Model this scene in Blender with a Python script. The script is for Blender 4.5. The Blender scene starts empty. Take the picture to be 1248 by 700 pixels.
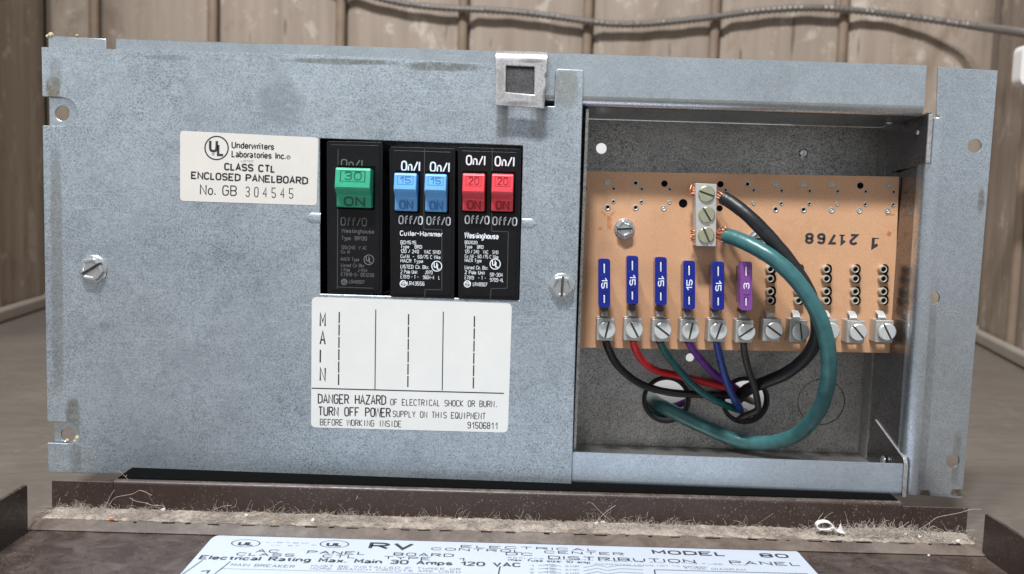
import bpy, bmesh, math, random
from mathutils import Vector, Matrix
from mathutils.geometry import tessellate_polygon
random.seed(7)
S = 0.001                      # everything below is measured in millimetres
sc = bpy.context.scene
COL = sc.collection
R = math.radians

# ------------------------------------------------------------------ camera
CAM = Vector((0, -375, 108)); FPX = 1150.0
def cam_basis(pitch=4.97, yaw=1.05, roll=1.8):
    p, y, a = R(pitch), R(yaw), R(roll)
    F = Vector((-math.sin(y)*math.cos(p), math.cos(y)*math.cos(p), -math.sin(p)))
    r0 = F.cross(Vector((0, 0, 1))).normalized(); u0 = r0.cross(F)
    return F, math.cos(a)*r0 + math.sin(a)*u0, math.cos(a)*u0 - math.sin(a)*r0
CF, CR, CU = cam_basis()
cd = bpy.data.cameras.new('camera'); cam = bpy.data.objects.new('camera', cd); COL.objects.link(cam)
M = Matrix((CR, CU, -CF)).transposed().to_4x4(); M.translation = CAM*S
cam.matrix_world = M
cd.sensor_width = 36; cd.lens = FPX/1248*36; cd.clip_start = 0.01; cd.clip_end = 50
cd.dof.use_dof = True; cd.dof.focus_distance = 0.382; cd.dof.aperture_fstop = 15
sc.camera = cam
def P(x, y, Y=0.0):            # where the sight line through a measured point meets the plane Y
    d = CF*FPX + CR*(x-624) - CU*(y-350); return CAM + d*((Y-CAM.y)/d.y)
def PZ(x, y, Z):
    d = CF*FPX + CR*(x-624) - CU*(y-350); return CAM + d*((Z-CAM.z)/d.z)

# ------------------------------------------------------------------ light
w = bpy.data.worlds.new('World'); sc.world = w; w.use_nodes = True
bg = w.node_tree.nodes['Background']; bg.inputs[1].default_value = 0.62
_g = w.node_tree.nodes.new('ShaderNodeTexCoord'); _s = w.node_tree.nodes.new('ShaderNodeSeparateXYZ'); _r = w.node_tree.nodes.new('ShaderNodeValToRGB'); _m = w.node_tree.nodes.new('ShaderNodeMapRange')
w.node_tree.links.new(_g.outputs['Generated'], _s.inputs[0]); w.node_tree.links.new(_s.outputs[2], _m.inputs[0]); _m.inputs[1].default_value = -1; _m.inputs[2].default_value = 1
w.node_tree.links.new(_m.outputs[0], _r.inputs[0]); w.node_tree.links.new(_r.outputs[0], bg.inputs[0])
_e = _r.color_ramp.elements
_e[0].position = 0.42; _e[0].color = (0.13, 0.125, 0.12, 1); _e[1].position = 1.0; _e[1].color = (0.34, 0.36, 0.38, 1)
for _p, _c in ((0.505, (0.84, 0.88, 0.92, 1)), (0.66, (0.90, 0.95, 0.99, 1)), (0.80, (0.50, 0.54, 0.58, 1))):
    _q = _e.new(_p); _q.color = _c
def lamp(name, target, direction, dist, sx, sy, power, color):
    L = bpy.data.lights.new(name, 'AREA'); L.shape = 'RECTANGLE'; L.size = sx; L.size_y = sy; L.energy = power; L.color = color
    o = bpy.data.objects.new(name, L); COL.objects.link(o)
    d = Vector(direction).normalized(); o.location = Vector(target)*S + d*dist
    o.rotation_euler = (-d).to_track_quat('-Z', 'Y').to_euler()
    return o
lamp('workshop_lamp', (0, 0, 90), (-0.22, -1.0, 1.95), 1.7, 0.16, 0.10, 34, (0.97, 0.98, 1.0))
lamp('workshop_lamp', (0, 0, 90), (-0.62, -1.0, 1.85), 1.8, 0.16, 0.10, 16, (0.97, 0.98, 1.0))
vs = sc.view_settings; vs.view_transform = 'Standard'; vs.look = 'None'; vs.gamma = 1; vs.exposure = 0.07; vs.use_curve_mapping = False
try: sc.cycles.max_bounces = 8
except Exception: pass

# ------------------------------------------------------------------ materials
class NT:
    def __init__(s, name):
        s.m = bpy.data.materials.new(name); s.m.use_nodes = True; s.t = s.m.node_tree; s.n = s.t.nodes; s.b = s.n['Principled BSDF']
    def node(s, typ, **k):
        o = s.n.new(typ)
        for a, v in k.items():
            if a[0] == '_': setattr(o, a[1:], v)
        return o
    def link(s, a, b): s.t.links.new(a, b)
    def pos(s, scale=(1, 1, 1), loc=(0, 0, 0)):
        g = s.n.new('ShaderNodeNewGeometry'); mp = s.n.new('ShaderNodeMapping')
        mp.inputs['Scale'].default_value = scale; mp.inputs['Location'].default_value = loc
        s.link(g.outputs['Position'], mp.inputs[0]); return mp.outputs[0]
    def noise(s, vec, scale, detail=3, rough=0.5, dist=0.0):
        o = s.n.new('ShaderNodeTexNoise'); o.inputs['Scale'].default_value = scale; o.inputs['Detail'].default_value = detail
        o.inputs['Roughness'].default_value = rough; o.inputs['Distortion'].default_value = dist
        s.link(vec, o.inputs['Vector']); return o.outputs[0]
    def ramp(s, fac, stops):
        o = s.n.new('ShaderNodeValToRGB'); e = o.color_ramp.elements
        while len(e) > 1: e.remove(e[-1])
        for i, (p, c) in enumerate(stops):
            c = (c, c, c, 1) if isinstance(c, (int, float)) else (*c, 1)
            if i == 0: e[0].position = p; e[0].color = c
            else: q = e.new(p); q.color = c
        s.link(fac, o.inputs[0]); return o.outputs[0]
    def mix(s, fac, a, b, mode='MIX'):
        o = s.n.new('ShaderNodeMix'); o.data_type = 'RGBA'; o.blend_type = mode; o.clamp_factor = True
        for sock, v in ((o.inputs[0], fac), (o.inputs[6], a), (o.inputs[7], b)):
            if hasattr(v, 'links'): s.link(v, sock)
            elif isinstance(v, (int, float)): sock.default_value = v
            else: sock.default_value = (*v, 1)
        return o.outputs[2]
    def math(s, op, a, b=0.0, clamp=False):
        o = s.n.new('ShaderNodeMath'); o.operation = op; o.use_clamp = clamp
        for sock, v in ((o.inputs[0], a), (o.inputs[1], b)):
            if hasattr(v, 'links'): s.link(v, sock)
            else: sock.default_value = v
        return o.outputs[0]
    def bump(s, h, dist, strength=1.0):
        o = s.n.new('ShaderNodeBump'); o.inputs['Distance'].default_value = dist; o.inputs['Strength'].default_value = strength
        s.link(h, o.inputs['Height']); s.link(o.outputs[0], s.b.inputs['Normal'])
    def col(s, c):
        if hasattr(c, 'links'): s.link(c, s.b.inputs['Base Color'])
        else: s.b.inputs['Base Color'].default_value = (*c, 1)
    def set(s, rough=None, metal=None, spec=None, trans=None, coat=None, ior=None, sss=None):
        for k, v in (('Roughness', rough), ('Metallic', metal), ('Specular IOR Level', spec), ('Transmission Weight', trans), ('Coat Weight', coat), ('IOR', ior), ('Subsurface Weight', sss)):
            if v is None: continue
            if hasattr(v, 'links'): s.link(v, s.b.inputs[k])
            else: s.b.inputs[k].default_value = v

def simple(name, c, rough=0.5, metal=0.0, var=0.12, scale=400, bump=0.0, spec=None, coat=None):
    t = NT(name); p = t.pos()
    n = t.noise(p, scale, 4, 0.6)
    t.col(t.mix(n, tuple(x*(1-var) for x in c), tuple(min(1, x*(1+var)) for x in c)))
    t.set(rough=t.ramp(t.noise(p, scale*0.4, 3), [(0.3, max(0, rough-0.07)), (0.7, min(1, rough+0.07))]), metal=metal, spec=spec, coat=coat)
    if bump: t.bump(n, bump)
    return t.m

def steel(name, light, dark, metal, stains=(), grain=1.0, blot=(0.86, 1.08), rough=0.47):
    t = NT(name); p = t.pos()
    n1 = t.noise(p, 1750*grain, 2, 0.6, 1.2)               # fine worm-like spangle
    n2 = t.noise(t.pos((1, 1, 1), (3, 1, 2)), 420*grain, 2, 0.5, 0.6)
    amp = t.ramp(t.noise(p, 28, 3, 0.6), [(0.3, 0.62), (0.7, 1.0)])
    c = t.mix(t.math('MULTIPLY', t.ramp(n1, [(0.38, 1.0), (0.58, 0.0)]), amp), light, dark)
    c = t.mix(t.ramp(t.noise(p, 62, 5, 0.72, 0.4), [(0.50, 0.0), (0.72, 0.30)]), c, dark); c = t.mix(t.ramp(n2, [(0.45, 0.0), (0.75, 0.35)]), c, tuple(min(1, x*1.15) for x in light))
    b = t.ramp(t.noise(p, 20, 4, 0.6), [(0.3, blot[0]), (0.7, blot[1])])
    c = t.mix(1.0, c, b, 'MULTIPLY')
    scr = t.ramp(t.noise(t.pos((0.05, 1, 1.6)), 1500, 2, 0.5), [(0.64, 0.0), (0.70, 0.35)]); c = t.mix(scr, c, tuple(min(1, x*1.3) for x in light))
    scr2 = t.ramp(t.noise(t.pos((1.3, 1, 0.06), (2, 2, 2)), 900, 2, 0.5), [(0.68, 0.0), (0.76, 0.3)]); c = t.mix(scr2, c, dark)
    sepn = t.node('ShaderNodeSeparateXYZ'); g = t.node('ShaderNodeNewGeometry'); t.link(g.outputs['Position'], sepn.inputs[0])
    wob = t.math('MULTIPLY', t.math('SUBTRACT', t.noise(p, 130, 4, 0.6), 0.5), 1.5)
    brk = t.ramp(t.noise(p, 520, 4, 0.7), [(0.32, 0.35), (0.58, 1.0)]) if stains else None
    for (cx, cz, rx, rz, colr, strength, power) in stains:
        dx = t.math('POWER', t.math('ABSOLUTE', t.math('DIVIDE', t.math('SUBTRACT', sepn.outputs[0], cx*S), rx*S)), power)
        dz = t.math('POWER', t.math('ABSOLUTE', t.math('DIVIDE', t.math('SUBTRACT', sepn.outputs[2], cz*S), rz*S)), power)
        d = t.math('ADD', t.math('ADD', dx, dz), wob)
        mk = t.math('MULTIPLY', t.math('MULTIPLY', t.ramp(d, [(0.35, 1.0), (1.15, 0.0)]), brk), strength)
        c = t.mix(mk, c, colr)
    t.col(c); t.set(rough=t.ramp(n1, [(0.3, rough+0.1), (0.7, rough-0.06)]), metal=metal)
    t.bump(n1, 0.00002, 0.5)
    return t.m

GREY = (0.17, 0.175, 0.17); TAPE = (0.25, 0.25, 0.235); RUST = (0.20, 0.15, 0.07)
cover_stains = []
def st(px, py, rx, ry, c, s_, pw=2): q = P(px, py, 0); cover_stains.append((q.x, q.z, rx/3.07, ry/3.07, c, s_, pw))
st(343, 125, 32, 36, (0.24, 0.26, 0.28), 0.55)
st(71, 330, 8, 168, TAPE, 0.6, 4); st(66, 106, 9, 13, RUST, 0.8, 4); st(70, 90, 9, 20, TAPE, 0.5, 3)
st(90, 505, 10, 22, (0.19, 0.18, 0.13), 0.8, 3); st(94, 560, 8, 22, TAPE, 0.6, 3)
st(420, 76, 85, 4, (0.17, 0.17, 0.15), 0.85, 2); st(540, 82, 60, 6, (0.17, 0.17, 0.15), 0.8, 2); st(230, 440, 40, 30, (0.34, 0.38, 0.42), 0.4); st(470, 560, 70, 12, (0.30, 0.34, 0.38), 0.4); st(205, 71, 30, 4, TAPE, 0.6)
st(612, 140, 8, 60, TAPE, 0.5, 4); st(655, 145, 9, 30, TAPE, 0.5, 4); st(690, 110, 16, 26, (0.30, 0.30, 0.26), 0.7, 3)
st(128, 398, 9, 8, (0.26, 0.28, 0.30), 0.7)
flange_stains = []
def sf(px, py, rx, ry, c, s_, pw=2): q = P(px, py, 0); flange_stains.append((q.x, q.z, rx/3.07, ry/3.07, c, s_, pw))
sf(1131, 480, 6, 125, TAPE, 0.4, 4); sf(1166, 560, 5, 40, (0.30, 0.30, 0.28), 0.5, 4); sf(1196, 245, 5, 18, RUST, 0.6)
sf(1128, 602, 7, 5, RUST, 0.95, 4); sf(1167, 601, 8, 5, RUST, 0.95, 4)
LIGHTZ = (0.575, 0.64, 0.69); DARKZ = (0.18, 0.215, 0.25)
m_cover = steel('galvanized_cover', LIGHTZ, DARKZ, 0.82, cover_stains)
m_body = steel('galvanized_body', (0.68, 0.735, 0.775), (0.44, 0.49, 0.53), 0.96, [(60, 168.2, 110, 0.7, RUST, 0.6, 2), (-120, 168.6, 60, 0.6, RUST, 0.5, 2)], 1.0, (0.88, 1.06), 0.28)
m_flange = steel('galvanized_flange', (0.68, 0.735, 0.785), (0.40, 0.45, 0.50), 0.96, flange_stains, 1.0, (0.86, 1.06), 0.28)
m_lip2 = steel('galvanized_lip', (0.58, 0.65, 0.72), (0.38, 0.44, 0.50), 0.7, (), 1.0, (0.92, 1.06), 0.45)
m_side = steel('shaded_side_sheet', (0.30, 0.29, 0.29), (0.15, 0.14, 0.14), 0.96, (), 1.0, (0.75, 1.1), 0.24)  # same steel with the box's inner shade put into its colour
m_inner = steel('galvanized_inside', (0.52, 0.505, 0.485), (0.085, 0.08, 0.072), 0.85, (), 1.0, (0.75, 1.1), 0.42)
m_alu = steel('scuffed_aluminium', (0.56, 0.55, 0.55), (0.30, 0.29, 0.29), 0.55, [(4.6, 158, 1.9, 1.9, (0.06, 0.055, 0.055), 0.95, 2), (4.0, 149.5, 1.6, 5, (0.12, 0.11, 0.11), 0.9, 2), (-6, 147.0, 8, 1.2, (0.18, 0.17, 0.17), 0.8, 2), (-2, 163.5, 6, 1.2, (0.15, 0.14, 0.14), 0.8, 2), (-13.5, 155, 1.5, 6, (0.3, 0.28, 0.26), 0.8, 2)], 0.4, (0.75, 1.05), 0.35)
m_zinc = simple('zinc_screw', (0.62, 0.64, 0.64), 0.28, 0.9, 0.25, 900)
m_lug = simple('tinned_lug', (0.50, 0.49, 0.46), 0.42, 0.55, 0.3, 1200, 0.00002)
m_lugscrew = simple('nickel_screw', (0.66, 0.68, 0.67), 0.35, 0.45, 0.12, 900)
m_bar = simple('aluminium_bar', (0.60, 0.60, 0.58), 0.4, 0.5, 0.12, 700)
m_brass = simple('yellow_zinc', (0.55, 0.54, 0.38), 0.3, 0.75, 0.25, 1100)
m_copper = simple('bare_copper', (0.75, 0.33, 0.20), 0.35, 0.8, 0.25, 900)
m_slot = simple('slot_dark', (0.10, 0.10, 0.09), 0.5, 0.3)  # slot floors coloured darker than the screw heads
m_black = simple('void_black', (0.006, 0.006, 0.006), 0.9, spec=0.0)
m_case = simple('breaker_bakelite', (0.005, 0.005, 0.006), 0.35, 0, 0.5, 500, 0.00001, spec=0.3)
m_seam = simple('seam_edge', (0.06, 0.06, 0.06), 0.35)
m_print = simple('white_print', (0.80, 0.84, 0.88), 0.5, 0, 0.1)
m_print_dim = simple('faded_print', (0.13, 0.13, 0.13), 0.6, 0, 0.4, 900)
m_ink = simple('black_ink', (0.03, 0.03, 0.035), 0.55, 0, 0.3, 1500)
m_sticker = simple('paper_sticker', (0.68, 0.65, 0.60), 0.5, 0, 0.07, 90)
m_sticker2 = simple('paper_sticker_white', (0.69, 0.69, 0.66), 0.5, 0, 0.06, 80)
m_traylabel = simple('glossy_label', (0.50, 0.545, 0.62), 0.4, 0, 0.03, 60)
m_white = simple('white_plastic', (0.82, 0.80, 0.78), 0.45, 0, 0.04, 60)
m_whitesheet = simple('white_sheet', (0.66, 0.65, 0.65), 0.6, 0, 0.03, 30)
m_red = simple('red_handle', (0.78, 0.055, 0.075), 0.36, 0, 0.15, 500)
m_blue = simple('blue_handle', (0.13, 0.40, 0.78), 0.38, 0, 0.12, 500)
m_green = simple('green_handle', (0.03, 0.36, 0.20), 0.36, 0, 0.2, 500)
def embossed(name, c): return simple(name, c, 0.4)
m_red_d = embossed('red_relief', (0.33, 0.01, 0.02)); m_blue_d = embossed('blue_relief', (0.05, 0.19, 0.45)); m_green_d = embossed('green_relief', (0.008, 0.10, 0.065))
m_wblack = simple('black_insulation', (0.012, 0.012, 0.014), 0.38, 0, 0.4, 300)
m_wgrey = simple('thick_black_insulation', (0.013, 0.013, 0.015), 0.42, 0, 0.7, 350, 0.00006)
m_wred = simple('red_insulation', (0.62, 0.02, 0.03), 0.3, 0, 0.2, 300)
m_wteal = simple('thin_green_insulation', (0.012, 0.10, 0.10), 0.3, 0, 0.2, 300)
m_wpurple = simple('purple_insulation', (0.14, 0.03, 0.25), 0.33, 0, 0.2, 300)
m_wblue = simple('navy_insulation', (0.02, 0.05, 0.24), 0.3, 0, 0.2, 300)
m_wbrown = simple('dark_brown_insulation', (0.035, 0.028, 0.024), 0.4, 0, 0.3, 300)
m_teal = simple('thick_green_insulation', (0.036, 0.128, 0.132), 0.34, 0, 0.5, 180, 0.00010)
m_rubber = simple('black_rubber', (0.008, 0.008, 0.008), 0.5)
def fuse_mat(name, c, tr):
    t = NT(name); t.col(c); t.set(rough=0.18, trans=tr, ior=1.45, coat=0.3); return t.m
m_fblue = fuse_mat('blue_fuse_plastic', (0.008, 0.025, 0.34), 0.35)
m_fpurple = fuse_mat('violet_fuse_plastic', (0.34, 0.10, 0.48), 0.4)
m_fprong = simple('fuse_prong', (0.85, 0.87, 0.92), 0.35, 0.3)
def pcb():
    t = NT('phenolic_board'); p = t.pos()
    c = t.mix(t.noise(p, 25, 3), (0.60, 0.325, 0.175), (0.70, 0.405, 0.235))
    c = t.mix(t.ramp(t.noise(p, 1500, 2), [(0.35, 0.25), (0.6, 0.0)]), c, (0.36, 0.20, 0.11))
    c = t.mix(t.ramp(t.noise(p, 70, 5, 0.7), [(0.5, 0.0), (0.8, 0.5)]), c, (0.40, 0.22, 0.12))
    t.col(c); t.set(rough=0.45); return t.m
m_pcb = pcb()
m_smudge = simple('orange_marker', (0.72, 0.24, 0.10), 0.6, 0, 0.25, 200)
def brown(name, dust):
    t = NT(name); p = t.pos()
    c = t.mix(t.noise(p, 60, 4), (0.030, 0.017, 0.013), (0.046, 0.029, 0.023))
    sp = t.ramp(t.noise(p, 1350, 2, 0.5), [(0.62, 0.0), (0.68, 0.9)])
    spd = t.ramp(t.noise(p, 40, 3), [(0.4, 0.25), (0.6, 1.0)]); c = t.mix(t.math('MULTIPLY', sp, spd), c, (0.20, 0.16, 0.14))
    du = t.ramp(t.noise(p, 90, 6, 0.7, 0.5), [(0.42, 0.0 if dust < 1 else 0.35), (0.75, min(1, dust))])
    sepn = t.node('ShaderNodeSeparateXYZ'); g = t.node('ShaderNodeNewGeometry'); t.link(g.outputs['Normal'], sepn.inputs[0])
    upf = t.ramp(sepn.outputs[2], [(0.3, 0.12), (0.9, 1.0)])
    c = t.mix(t.math('MULTIPLY', du, upf), c, (0.20, 0.16, 0.13))
    t.col(c); t.set(rough=t.ramp(t.noise(p, 300, 4), [(0.3, 0.33), (0.7, 0.5)])); t.bump(t.noise(p, 1600, 2), 0.00003, 0.6); return t.m
m_brown = brown('brown_painted_steel', 0.55); m_lip = brown('dusty_brown_steel', 1.6)
def lintm():
    t = NT('dust_felt'); p = t.pos()
    c = t.mix(t.noise(p, 700, 5, 0.7), (0.17, 0.135, 0.105), (0.66, 0.58, 0.50))
    c = t.mix(t.ramp(t.noise(p, 110, 4, 0.7), [(0.42, 0.85), (0.60, 0.0)]), c, (0.15, 0.12, 0.10))
    c = t.mix(t.ramp(t.noise(p, 260, 2), [(0.66, 0.0), (0.72, 0.8)]), c, (0.55, 0.36, 0.18))
    t.col(c); t.set(rough=0.95, spec=0.1); t.bump(t.noise(p, 1500, 5, 0.8), 0.0003, 1.0); return t.m
m_lint = lintm()
m_fibre = simple('pale_fibre', (0.50, 0.44, 0.38), 0.8)
def benchm():
    t = NT('bench_top'); p = t.pos()
    c = t.mix(t.noise(p, 9, 5, 0.6, 0.8), (0.105, 0.088, 0.074), (0.20, 0.175, 0.15))
    c = t.mix(t.ramp(t.noise(t.pos((1.0, 2.6, 1)), 13, 4, 0.6, 1.6), [(0.43, 0.0), (0.50, 0.3), (0.57, 0.0)]), c, (0.085, 0.072, 0.06))
    c = t.mix(t.ramp(t.noise(t.pos((3, 1, 1)), 22, 5, 0.7, 1.0), [(0.58, 0.0), (0.75, 0.35)]), c, (0.29, 0.265, 0.24))
    t.col(c); t.set(rough=0.42); t.bump(t.noise(p, 40, 4), 0.0006, 0.6); return t.m
m_bench = benchm()
def boardm():
    t = NT('weathered_board'); info = t.node('ShaderNodeObjectInfo')
    p = t.pos((1, 1, 0.10)); 
    c = t.mix(t.noise(p, 34, 4, 0.6, 0.4), (0.20, 0.15, 0.115), (0.46, 0.38, 0.305))
    c = t.mix(t.ramp(t.noise(t.pos((1, 1, .05), (2, 0, 1)), 75, 3, 0.6), [(0.45, 0.0), (0.75, 0.5)]), c, (0.50, 0.41, 0.325))
    c = t.mix(t.ramp(t.noise(t.pos((1, 1, .7)), 26, 4, 0.6), [(0.63, 0.0), (0.75, 0.5)]), c, (0.15, 0.11, 0.085))
    c = t.mix(t.ramp(t.noise(t.pos((1, 1, .8), (5, 3, 1)), 30, 6, 0.72, 0.5), [(0.57, 0.0), (0.63, 0.55)]), c, (0.66, 0.59, 0.51))
    c = t.mix(t.ramp(t.noise(t.pos((1, 1, .4), (9, 3, 1)), 16, 5, 0.7, 0.8), [(0.54, 0.0), (0.66, 0.5)]), c, (0.17, 0.115, 0.075))
    c = t.mix(t.ramp(t.noise(p, 120, 2), [(0.70, 0.0), (0.73, 0.8)]), c, (0.08, 0.055, 0.04))
    c = t.mix(t.math('MULTIPLY', info.outputs['Random'], 0.25), c, (0.24, 0.19, 0.15))
    t.col(c); t.set(rough=0.75); return t.m
m_board = boardm()
m_groove = simple('groove_shadow_board', (0.15, 0.115, 0.09), 0.8)
m_batten = simple('tan_batten', (0.24, 0.175, 0.125), 0.6, 0, 0.3, 60)
m_trim = simple('pale_trim', (0.33, 0.29, 0.25), 0.6, 0, 0.15, 40)
m_armour = simple('armoured_steel', (0.20, 0.18, 0.165), 0.45, 0.4, 0.2, 300)

# ------------------------------------------------------------------ object helpers
ORG = {}
def thing(name, label, cat, loc=(0, 0, 0), group=None, kind=None):
    o = bpy.data.objects.new(name, None); COL.objects.link(o); o.empty_display_size = 0.01
    o.location = Vector(loc)*S; ORG[o.name] = Vector(loc); tag(o, label, cat, group, kind); return o
def tag(o, label=None, cat=None, group=None, kind=None):
    for k, v in (('label', label), ('category', cat), ('group', group), ('kind', kind)):
        if v: o[k] = v
    return o
class MB:
    def __init__(s): s.v = []; s.f = []
    def add(s, vs_, fs):
        n = len(s.v); s.v += [Vector(q) for q in vs_]; s.f += [tuple(i+n for i in f) for f in fs]; return s
    def box(s, x0, x1, y0, y1, z0, z1):
        vs_ = [(x, y, z) for z in (z0, z1) for y in (y0, y1) for x in (x0, x1)]
        return s.add(vs_, [(0, 2, 3, 1), (4, 5, 7, 6), (0, 1, 5, 4), (2, 6, 7, 3), (0, 4, 6, 2), (1, 3, 7, 5)])
    def prism(s, outer, holes, w0, w1, mp):
        loops = [outer] + list(holes); pts = [q for l in loops for q in l]
        tris = tessellate_polygon([[Vector((a, b, 0)) for a, b in l] for l in loops])
        n = len(pts); vs_ = [mp(a, b, w0) for a, b in pts] + [mp(a, b, w1) for a, b in pts]
        fs = [tuple(t) for t in tris] + [tuple(i+n for i in reversed(t)) for t in tris]
        k = 0
        for l in loops:
            m = len(l)
            for i in range(m): a, b = k+i, k+(i+1) % m; fs.append((a, b, b+n, a+n))
            k += m
        return s.add(vs_, fs)
    def plate(s, outer, holes, y0, y1): return s.prism(outer, holes, y0, y1, lambda a, b, w_: (a, w_, b))
    def sweep_x(s, prof, x0, x1): return s.prism(prof, [], x0, x1, lambda a, b, w_: (w_, a, b))
    def sweep_z(s, prof, z0, z1): return s.prism(prof, [], z0, z1, lambda a, b, w_: (a, b, w_))
    def cyl(s, c, ax, r0, r1, h, n=24, caps=True, ph=0.0):
        c = Vector(c); ax = Vector(ax).normalized(); u = ax.orthogonal().normalized(); v_ = ax.cross(u)
        vs_ = []
        for rr_, hh in ((r0, 0), (r1, h)):
            for i in range(n):
                a = 2*math.pi*i/n+ph; vs_.append(c+ax*hh+(u*math.cos(a)+v_*math.sin(a))*rr_)
        fs = [(i, (i+1) % n, n+(i+1) % n, n+i) for i in range(n)]
        if caps: fs += [tuple(reversed(range(n))), tuple(range(n, 2*n))]
        return s.add(vs_, fs)
    def lathe(s, c, ax, prof, n=24, a0=0, a1=2*math.pi):
        c = Vector(c); ax = Vector(ax).normalized()
        u = Vector((0, 0, 1)) if abs(ax.z) < 0.9 else Vector((1, 0, 0)); u = (u-ax*u.dot(ax)).normalized(); v_ = ax.cross(u)
        full = abs(a1-a0-2*math.pi) < 1e-6; m = n if full else n+1; vs_ = []
        for (r, h) in prof:
            for i in range(m):
                a = a0+(a1-a0)*i/n; vs_.append(c+ax*h+(u*math.cos(a)+v_*math.sin(a))*r)
        fs = []
        for j in range(len(prof)-1):
            for i in range(n):
                k = (i+1) % m; fs.append((j*m+i, j*m+k, (j+1)*m+k, (j+1)*m+i))
        return s.add(vs_, fs)
    def tube(s, pts, r, n=12, caps=True, rfun=None):
        pts = [Vector(q) for q in pts]; N = len(pts); T = []
        for i in range(N): T.append((pts[min(i+1, N-1)]-pts[max(i-1, 0)]).normalized())
        u = T[0].orthogonal().normalized(); vs_ = []
        for i in range(N):
            u = (u - T[i]*u.dot(T[i])).normalized(); v_ = T[i].cross(u); rr_ = rfun(i, N) if rfun else r
            for k in range(n): a = 2*math.pi*k/n; vs_.append(pts[i]+(u*math.cos(a)+v_*math.sin(a))*rr_)
        fs = [(i*n+k, i*n+(k+1) % n, (i+1)*n+(k+1) % n, (i+1)*n+k) for i in range(N-1) for k in range(n)]
        if caps: fs += [tuple(reversed(range(n))), tuple(range((N-1)*n, N*n))]
        return s.add(vs_, fs)
    def build(s, name, mat, parent=None, bevel=0.0, label=None, kind=None, seg=2, angle=35, loc=None, f2=None):
        me = bpy.data.meshes.new(name); org = Vector((0, 0, 0)) if loc is None else Vector(loc)
        if parent is not None: org = ORG[parent.name]
        me.from_pydata([tuple((q-org)*S) for q in s.v], [], s.f)
        bm = bmesh.new(); bm.from_mesh(me); bmesh.ops.recalc_face_normals(bm, faces=bm.faces); bm.to_mesh(me); bm.free()
        me.polygons.foreach_set('use_smooth', [True]*len(me.polygons)); me.set_sharp_from_angle(angle=R(angle))
        me.materials.append(mat)
        if f2:
            me.materials.append(f2[1])
            for i_ in range(f2[0], len(me.polygons)): me.polygons[i_].material_index = 1
        o = bpy.data.objects.new(name, me); COL.objects.link(o)
        ORG[o.name] = org
        if parent is not None: o.parent = parent
        elif loc is not None: o.location = org*S
        if bevel:
            b = o.modifiers.new('bevel', 'BEVEL'); b.width = bevel*S; b.segments = seg; b.limit_method = 'ANGLE'; b.angle_limit = R(40); b.harden_normals = False; wn_ = o.modifiers.new('weighted', 'WEIGHTED_NORMAL'); wn_.keep_sharp = True; wn_.weight = 100
        tag(o, label=label, kind=kind); return o
def spline(ctrl, per=10):
    c = [Vector(q) for q in ctrl]; c = [2*c[0]-c[1]] + c + [2*c[-1]-c[-2]]; out = []
    for i in range(1, len(c)-2):
        for k in range(per):
            t = k/per; a, b, d, e = c[i-1], c[i], c[i+1], c[i+2]
            out.append(0.5*((2*b)+(d-a)*t+(2*a-5*b+4*d-e)*t*t+(-a+3*b-3*d+e)*t*t*t))
    out.append(c[-2]); return out
def rrect(x0, x1, z0, z1, r, n=5): return rquad([(x0, z0), (x1, z0), (x1, z1), (x0, z1)], r, n)
def rquad(q, r, n=5):
    out = []; m = len(q)
    for i in range(m):
        a, b, c = Vector(q[i-1]), Vector(q[i]), Vector(q[(i+1) % m]); p0 = b+(a-b).normalized()*r; p1 = b+(c-b).normalized()*r
        for k in range(n+1):
            t = k/n; w_ = p0*(1-t)**2+b*2*t*(1-t)+p1*t*t; out.append((w_.x, w_.y))
    return out
def circ(cx, cz, r, n=24, rz=None): return [(cx+r*math.cos(2*math.pi*i/n), cz+(rz or r)*math.sin(2*math.pi*i/n)) for i in range(n)]
def thick(pts, t):
    pts = [Vector(p) for p in pts]; off = []
    for i, p in enumerate(pts):
        d = (pts[min(i+1, len(pts)-1)]-pts[max(i-1, 0)]).normalized(); off.append(p+Vector((-d.y, d.x))*t)
    return [tuple(p) for p in pts]+[tuple(p) for p in reversed(off)]
def xz(p): return (p.x, p.z)
def Q(x, y, Y=0.0): return xz(P(x, y, Y))

# ---- lettering: flat print laid on a surface
def line_mb(mb, pts, wd, proj, nrm, ext=0.02, closed=False):
    p = [proj(*q) for q in pts]; n = Vector(nrm).normalized()
    rng = range(len(p) if closed else len(p)-1)
    for i in rng:
        a, b = p[i], p[(i+1) % len(p)]; d = b-a
        if d.length < 1e-6: continue
        sd = n.cross(d.normalized())*(wd/2); mb.add([a-sd+n*ext, b-sd+n*ext, b+sd+n*ext, a+sd+n*ext], [(0, 1, 2, 3)])
def ring_mb(mb, cx, cy, rpx, wpx, proj, nrm, ext=0.02, n=40, ry=None):
    o = []; ry = ry or rpx
    for i in range(n):
        a = 2*math.pi*i/n
        for k in (0, 1): o.append(proj(cx+(rpx-k*wpx)*math.cos(a), cy+(ry-k*wpx*ry/rpx)*math.sin(a))+Vector(nrm)*ext)
    mb.add(o, [(2*i, 2*i+1, (2*i+3) % (2*n), (2*i+2) % (2*n)) for i in range(n)])
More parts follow.
